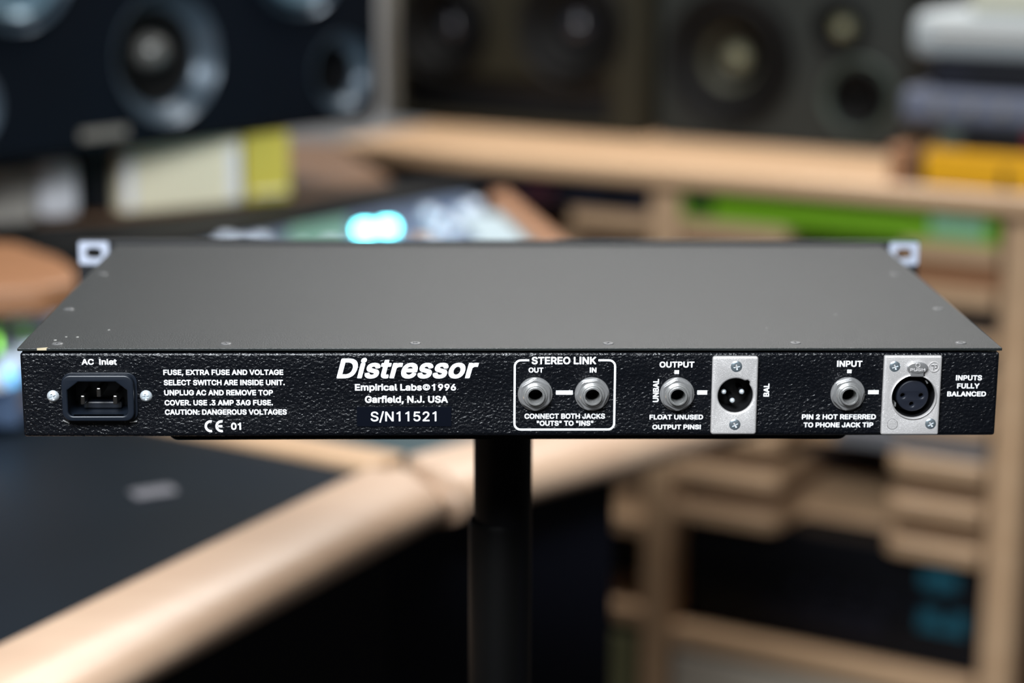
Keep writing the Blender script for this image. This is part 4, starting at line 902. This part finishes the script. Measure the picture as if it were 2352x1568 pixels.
# paint specks and a chipped edge on the lid
bm = bmesh.new()
for (u, v, r) in (((-0.19679, 0.02197) + (0.0007,)), ((-0.20197, 0.02242) + (0.0006,)), ((-0.18521, 0.03684) + (0.0006,)), ((-0.20557, 0.01581) + (0.0008,)), ((0.15726, 0.07057) + (0.0006,)), ((0.11948, 0.04074) + (0.0004,))):
    bmesh.ops.create_uvsphere(bm, u_segments=8, v_segments=5, radius=r, matrix=Matrix.Translation((u, v, 0.0)) @ Matrix.Diagonal((1, 1, 0.25, 1)))
link('paint_specks', to_mesh(bm), mat('speck', (0.3, 0.3, 0.28), 0.5), unit)
p = (-0.20825, 0.00032)
link('paint_chip', to_mesh(prism_bm([(p[0] - 0.0022, -0.0004), (p[0] + 0.0020, -0.0004), (p[0] + 0.0024, 0.0012), (p[0] + 0.0012, 0.0007)], -0.0009, 0.00012)), M['chip'], unit)

# mains inlet
inl = flat('ac_inlet', [rrect(ax0 - 0.0026, ax1 + 0.0029, az0 - 0.0024, az1 + 0.0030, 0.0040), apert], 0.0036, M['plastic'], unit, bevel=0.0007, y=-0.0006, bres=3, smooth=True)
flat('flange', [rrect(ax0 - 0.0029, ax1 + 0.0040, az0 - 0.0034, az1 + 0.0034, 0.0044), rrect(ax0 - .001, ax1 + .001, az0 - .001, az1 + .001, 0.002)], 0.0009, M['plastic'], inl, bevel=0.0002, y=0.0)
link('socket_wall', to_mesh(wall_bm(apert, -0.0035, 0.016)), M['plastic'], inl)
acx, acz = (ax0 + ax1) / 2, (az0 + az1) / 2
box('socket_core', acx - 0.0085, acx + 0.0085, 0.008, 0.0155, az0 + 0.0003, az0 + 0.0035, M['plastic'], inl, bev=0.0006)
for dx, dz in ((-0.0072, -0.0014), (0.0, 0.0021), (0.0072, -0.0014)):
    box('pin', acx + dx - 0.001, acx + dx + 0.001, -0.0005, 0.0158, acz + dz - 0.0021, acz + dz + 0.0021, M['pin_metal'], inl, bev=0.0005)
for s, x in ((-1, ax0 - 0.0018), (1, ax1 + 0.0018)):
    o = box('worn_glint', -0.0016, 0.0016, -0.0006, 0.0, -0.00025, 0.00025, M['nickel'], inl, bev=0.0001, loc=(x, -0.0001, az0 - 0.0036))  # silver slivers standing in for highlights on worn paint at the inlet's corners
    o.rotation_euler = (0, 0.45 if s < 0 else -0.08, 0)
for (u, a) in (((-204.41, -21.95), 0.35), ((-163.25, -21.96), 0.1)):
    cross_screw('screw', u[0] / 1000, u[1] / 1000, 0.00275, 0.0, 0.0017, M['pan_screw'], unit, a)

# phone jacks
def jack(p, rot):
    x, zc = mm(p)
    j = lathe('jack', [(0.0042, -0.0004), (0.00415, -0.0052), (0.0040, -0.0056), (0.0034, -0.0056), (0.0032, -0.0052), (0.0031, 0.012)], M['nickel'], unit, x, zc, 40)
    lathe('washer', [(0.0045, -0.0001), (0.0076, -0.0001), (0.0078, -0.0004), (0.0077, -0.0008), (0.0045, -0.0008)], M['nickel_rough'], j, 0, 0, 48)
    # hexagonal nut with chamfered corners
    R = 0.0072
    hexa = []
    for k in range(6):
        t = rot + k * PI / 3
        for d in (-0.09, 0.09):
            hexa.append((R * math.cos(t + d), R * math.sin(t + d)))
    flat('nut', [hexa, circ(0, 0, 0.0046, 32)], 0.0019, M['nickel_rough'], j, bevel=0.0003, y=-0.0009)
    lathe('collar', [(0.0056, -0.0028), (0.0056, -0.0031), (0.0052, -0.0034), (0.0043, -0.0030)], M['nickel'], j, 0, 0, 40)
    lathe('bore', [(0.00305, 0.0015), (0.00305, 0.012), (0, 0.012)], M['bore'], j, 0, 0, 24)
    return j
for p, r in zip(jacks, (0.52, 0.15, 0.55, 0.3)):
    jack(p, r)

# male three-pin connector
mp = [(88.98, -39.44), (109.52, -3.37)]
px0, pz0 = mm(mp[0]); px1, pz1 = mm(mp[1])
cxm, czm = mm(xm)
nt_ = circ(cxm, czm, 0.0079, 48)
# keyway at upper right of the opening
nt_ = [((cxm + 0.0089 * math.cos(math.atan2(z - czm, x - cxm)), czm + 0.0089 * math.sin(math.atan2(z - czm, x - cxm))) if 40 < math.degrees(math.atan2(z - czm, x - cxm)) < 56 else (x, z)) for x, z in nt_]
ml = flat('male_connector', [rrect(px0, px1, pz0, pz1, 0.0013), nt_], 0.0026, M['zinc'], unit, bevel=0.0009, y=0.0, bres=3, smooth=True)
link('shell', to_mesh(wall_bm(nt_, -0.0016, 0.013)), M['bore'], ml)
for p in ((94.85, -20.52), (102.94, -20.52), (98.83, -24.56)):
    x, zc = mm(p)
    bm = lathe_bm([(0, 0.0), (0.0006, 0.0001), (0.0010, 0.0005), (0.0012, 0.0014)], 20)
    lathe_bm([(0.0012, 0.0014), (0.0012, 0.013)], 20, bm=bm, mi=1)  # pin bodies coloured dark in place of the shell's dark reflection
    autosmooth(link('contact_pin', to_mesh(bm), [M['pan_screw'], M['bore']], ml, (x, 0, zc)))
for p, a in (((99.67, -7.94), 0.2), ((99.74, -34.76), 0.5)):
    cross_screw('screw', p[0] / 1000, p[1] / 1000, 0.0027, -0.0025, 0.0006, M['screw_zinc'], ml, a)

# female three-pin connector
fp = [(165.89, -39.71), (191.88, -3.11)]
qx0, qz0 = mm(fp[0]); qx1, qz1 = mm(fp[1])
cxf, czf = mm(xf)
fo = []
for k in range(64):
    t = 2 * PI * k / 64
    dg = math.degrees(t)
    if 64 < dg < 100:
        continue
    fo.append((cxf + 0.0099 * math.cos(t), czf + 0.0099 * math.sin(t)))
    if 58 < dg <= 64:
        fo += [(cxf + 0.0040, czf + 0.0118), (cxf - 0.0016, czf + 0.0118)]
fl = flat('female_connector', [rrect(qx0, qx1, qz0, qz1, 0.0009), fo], 0.0026, M['zinc'], unit, bevel=0.0008, y=0.0, bres=3, smooth=True)
link('shell', to_mesh(wall_bm(fo, -0.0018, 0.013)), M['bore'], fl)
rim = lathe('rim', [(0.0104, -0.0024), (0.0104, -0.0030), (0.0101, -0.0032), (0.0098, -0.0028), (0.0098, -0.001)], M['zinc'], fl, cxf, czf, 56)
bm = bmesh.new()
ins = flat('insert', [circ(cxf, czf - 0.0001, 0.0073, 48)] + [circ(*mm(p), 0.00095, 20) for p in ((175.44, -22.02), (183.73, -22.03), (179.60, -25.99))], 0.010, M['insert'], fl, bevel=0.0008, y=0.0095, bres=3, smooth=True)
link('insert_holes', to_mesh(wall_bm(circ(cxf, czf, 0.0066, 24), 0.0062, 0.0065)), M['bore'], fl)
for a in (48, 207):
    t = math.radians(a)
    o = box('latch_spring', -0.0009, 0.0009, -0.001, 0.004, -0.00035, 0.00035, M['nickel'], fl, bev=0.0001, loc=(cxf + 0.0088 * math.cos(t), 0, czf + 0.0088 * math.sin(t)))
    o.rotation_euler = (0, -t + PI / 2 + (0.5 if a == 207 else 0.3), 0)
tb = mm((180.68, -8.32))
flat('release_tab', [[(tb[0] + 0.0048 * math.cos(2 * PI * k / 32), tb[1] + 0.0027 * math.sin(2 * PI * k / 32)) for k in range(32)]], 0.0014, M['nickel_rough'], fl, bevel=0.0006, y=-0.0026, bres=3, smooth=True)
box('tab_neck', tb[0] - 0.0030, tb[0] + 0.0030, -0.0036, -0.0020, tb[1] - 0.0042, tb[1] - 0.0018, M['nickel_rough'], fl, bev=0.0003)
tx = tb[0] * 1000; tz = tb[1] * 1000
text('PUSH', 'bold', tx - 3.4, tx + 3.4, tz - 1.5, tz - 0.2, fl, m='zinc', name='embossed_text', y=-0.0039, depth=0.0003)
flat('embossed_mark', [circ(tb[0], tb[1] + 0.0012, 0.0011, 20), circ(tb[0], tb[1] + 0.0012, 0.0008, 20)], 0.0003, M['zinc'], fl, y=-0.0039)
lg = mm((188.23, -8.12))
flat('embossed_mark', [circ(lg[0], lg[1], 0.0024, 32), circ(lg[0], lg[1], 0.00205, 32)], 0.0003, M['zinc'], fl, y=-0.0026)
for (x0, x1, z0, z1) in ((-0.0013, -0.0003, 0.0006, 0.0009), (-0.0003, 0.0, -0.0014, 0.0010), (0.0004, 0.0013, 0.0006, 0.0009), (0.0011, 0.0014, -0.0004, 0.0008), (0.0004, 0.0013, -0.0006, -0.0003)):
    box('embossed_mark', lg[0] + x0, lg[0] + x1, -0.0030, -0.0026, lg[1] + z0, lg[1] + z1, M['nickel_rough'], fl)
bh = mm((170.88, -34.69))
flat('blank_plug', [circ(bh[0], bh[1], 0.0023, 32)], 0.0002, M['zinc'], fl, bevel=0.00008, y=-0.0026)
flat('plug_groove', [circ(bh[0], bh[1], 0.00245, 32), circ(bh[0], bh[1], 0.00232, 32)], 0.00005, M['bore'], fl, y=-0.0026)
for p, a in (((170.70, -7.99), 0.35), ((188.12, -34.53), 0.6)):
    cross_screw('screw', p[0] / 1000, p[1] / 1000, 0.0026, -0.0025, 0.0006, M['screw_zinc'], fl, a)

# printed lettering
def T(s, b, wt='bold', **k):
    o = text(s, wt, *b, unit, **k)
    o['label'] = 'white printed lettering'
    return o
T('AC  Inlet', (-191.14, -175.67, -7.53, -4.83))
T('FUSE, EXTRA FUSE AND VOLTAGE', (-155.26, -102.12, -12.25, -9.77))
T('SELECT SWITCH ARE INSIDE UNIT.', (-155.22, -101.57, -16.94, -14.42))
T('UNPLUG AC AND REMOVE TOP', (-155.18, -106.91, -21.58, -19.07))
T('COVER. USE .3 AMP 3AG FUSE.', (-155.15, -107.01, -26.19, -23.68))
T('CAUTION: DANGEROUS VOLTAGES', (-155.16, -100.94, -30.49, -28.02))
T('01', (-125.92, -121.48, -37.48, -34.21))
T('Distressor', (-78.49, -15.18, -13.83, -4.59), 'heavy', shear=0.24)
T('Empirical Labs©1996', (-70.38, -25.35, -19.46, -16.39))
T('Garfield, N.J. USA', (-65.99, -29.00, -25.09, -21.87))
T('STEREO LINK', (8.38, 37.16, -7.43, -3.98))
T('OUT', (7.04, 13.64, -11.24, -8.92))
T('IN', (34.36, 37.34, -11.26, -8.92))
T('CONNECT BOTH JACKS', (5.34, 41.50, -32.56, -30.16))
T('"OUTS" TO "INS"', (10.88, 36.28, -35.82, -33.49))
T('OUTPUT', (65.54, 81.14, -8.96, -6.22))
T('UNBAL', (62.78, 65.47, -24.92, -14.25), rot=True)
T('BAL', (112.51, 115.14, -22.43, -16.41), rot=True)
T('FLOAT UNUSED', (61.57, 85.68, -32.98, -30.77))
T('OUTPUT PINS!', (62.94, 84.83, -37.57, -35.39))
T('INPUT', (145.15, 156.55, -8.70, -5.87))
T('PIN 2 HOT REFERRED', (130.30, 163.78, -33.02, -30.67))
T('TO PHONE JACK TIP', (131.18, 162.75, -36.75, -34.47))
T('INPUTS', (199.06, 210.83, -15.00, -12.60))
T('FULLY', (199.82, 209.89, -18.75, -16.37))
T('BALANCED', (195.53, 213.12, -22.43, -20.13))
# conformity mark: two open rings built from arcs
def arc_loop(cx, cz, ro, ri, a0, a1, n=20):
    o = [(cx + ro * math.cos(math.radians(a0 + (a1 - a0) * k / n)), cz + ro * math.sin(math.radians(a0 + (a1 - a0) * k / n))) for k in range(n + 1)]
    i = [(cx + ri * math.cos(math.radians(a1 + (a0 - a1) * k / n)), cz + ri * math.sin(math.radians(a1 + (a0 - a1) * k / n))) for k in range(n + 1)]
    return o + i
ce = (-137.70, -129.75, -38.61, -33.04)
R_ = (ce[3] - ce[2]) / 2000
zc_ = (ce[3] + ce[2]) / 2000
o = flat('printed_mark', [arc_loop(ce[0] / 1000 + R_, zc_, R_, R_ * 0.62, 78, 282)], 0.0001, M['white_ink'], unit, y=-0.00002)
x2 = ce[0] / 1000 + R_ + 0.0048
flat('printed_mark', [arc_loop(x2, zc_, R_, R_ * 0.62, 78, 282)], 0.0001, M['white_ink'], unit, y=-0.00002)
box('printed_mark', x2 - R_ * 0.7, x2 + R_ * 0.12, -0.00012, -0.00002, zc_ - R_ * 0.18, zc_ + R_ * 0.18, M['white_ink'], unit)
# bars, squares and the link frame
def bar(b):
    box('printed_bar', b[0] / 1000, b[1] / 1000, -0.00012, -0.00002, b[2] / 1000, b[3] / 1000, M['white_ink'], unit)
for b in ((19.35, 26.88, -21.44, -19.53), (72.29, 74.32, -11.91, -10.23), (82.75, 87.19, -21.47, -19.54), (149.85, 151.83, -11.61, -10.00), (159.74, 164.48, -21.35, -19.50)):
    bar(b)
fb = (0.40, 46.13, -38.05, -5.17)
gx = ((7.27, -5.40)[0] / 1000, (38.13, -5.42)[0] / 1000)
lw = 0.0009
def open_frame(x0, x1, z0, z1, r, g0, g1):
    path = [(g0, z1)]
    for cx, cz, a in ((x0 + r, z1 - r, 90), (x0 + r, z0 + r, 180), (x1 - r, z0 + r, 270), (x1 - r, z1 - r, 0)):
        for k in range(7):
            t = math.radians(a + 90 * k / 6)
            path.append((cx + r * math.cos(t), cz + r * math.sin(t)))
    path.append((g1, z1))
    def off(d):
        res = []
        for i, (x, z) in enumerate(path):
            xa, za = path[max(0, i - 1)]; xb, zb = path[min(len(path) - 1, i + 1)]
            L = math.hypot(xb - xa, zb - za) or 1
            res.append((x - (zb - za) / L * d, z + (xb - xa) / L * d))
        return res
    return off(lw / 2) + off(-lw / 2)[::-1]
flat('printed_frame', [open_frame(fb[0] / 1000 + lw / 2, fb[1] / 1000 - lw / 2, fb[2] / 1000 + lw / 2, fb[3] / 1000 - lw / 2, 0.0028, gx[0], gx[1])], 0.0001, M['white_ink'], unit, y=-0.00002)
# serial sticker
sb = (-69.71, -27.39, -36.06, -26.92)
stk = box('serial_sticker', sb[0] / 1000, sb[1] / 1000, -0.0003, -0.00002, sb[2] / 1000, sb[3] / 1000, M['white_label'], unit, bev=0.00008, seg=1)
stk['label'] = 'smooth black sticker with white serial number'
text('S/N11521', 'medium', *(-63.52, -34.14, -33.57, -29.05), stk, y=-0.0003)
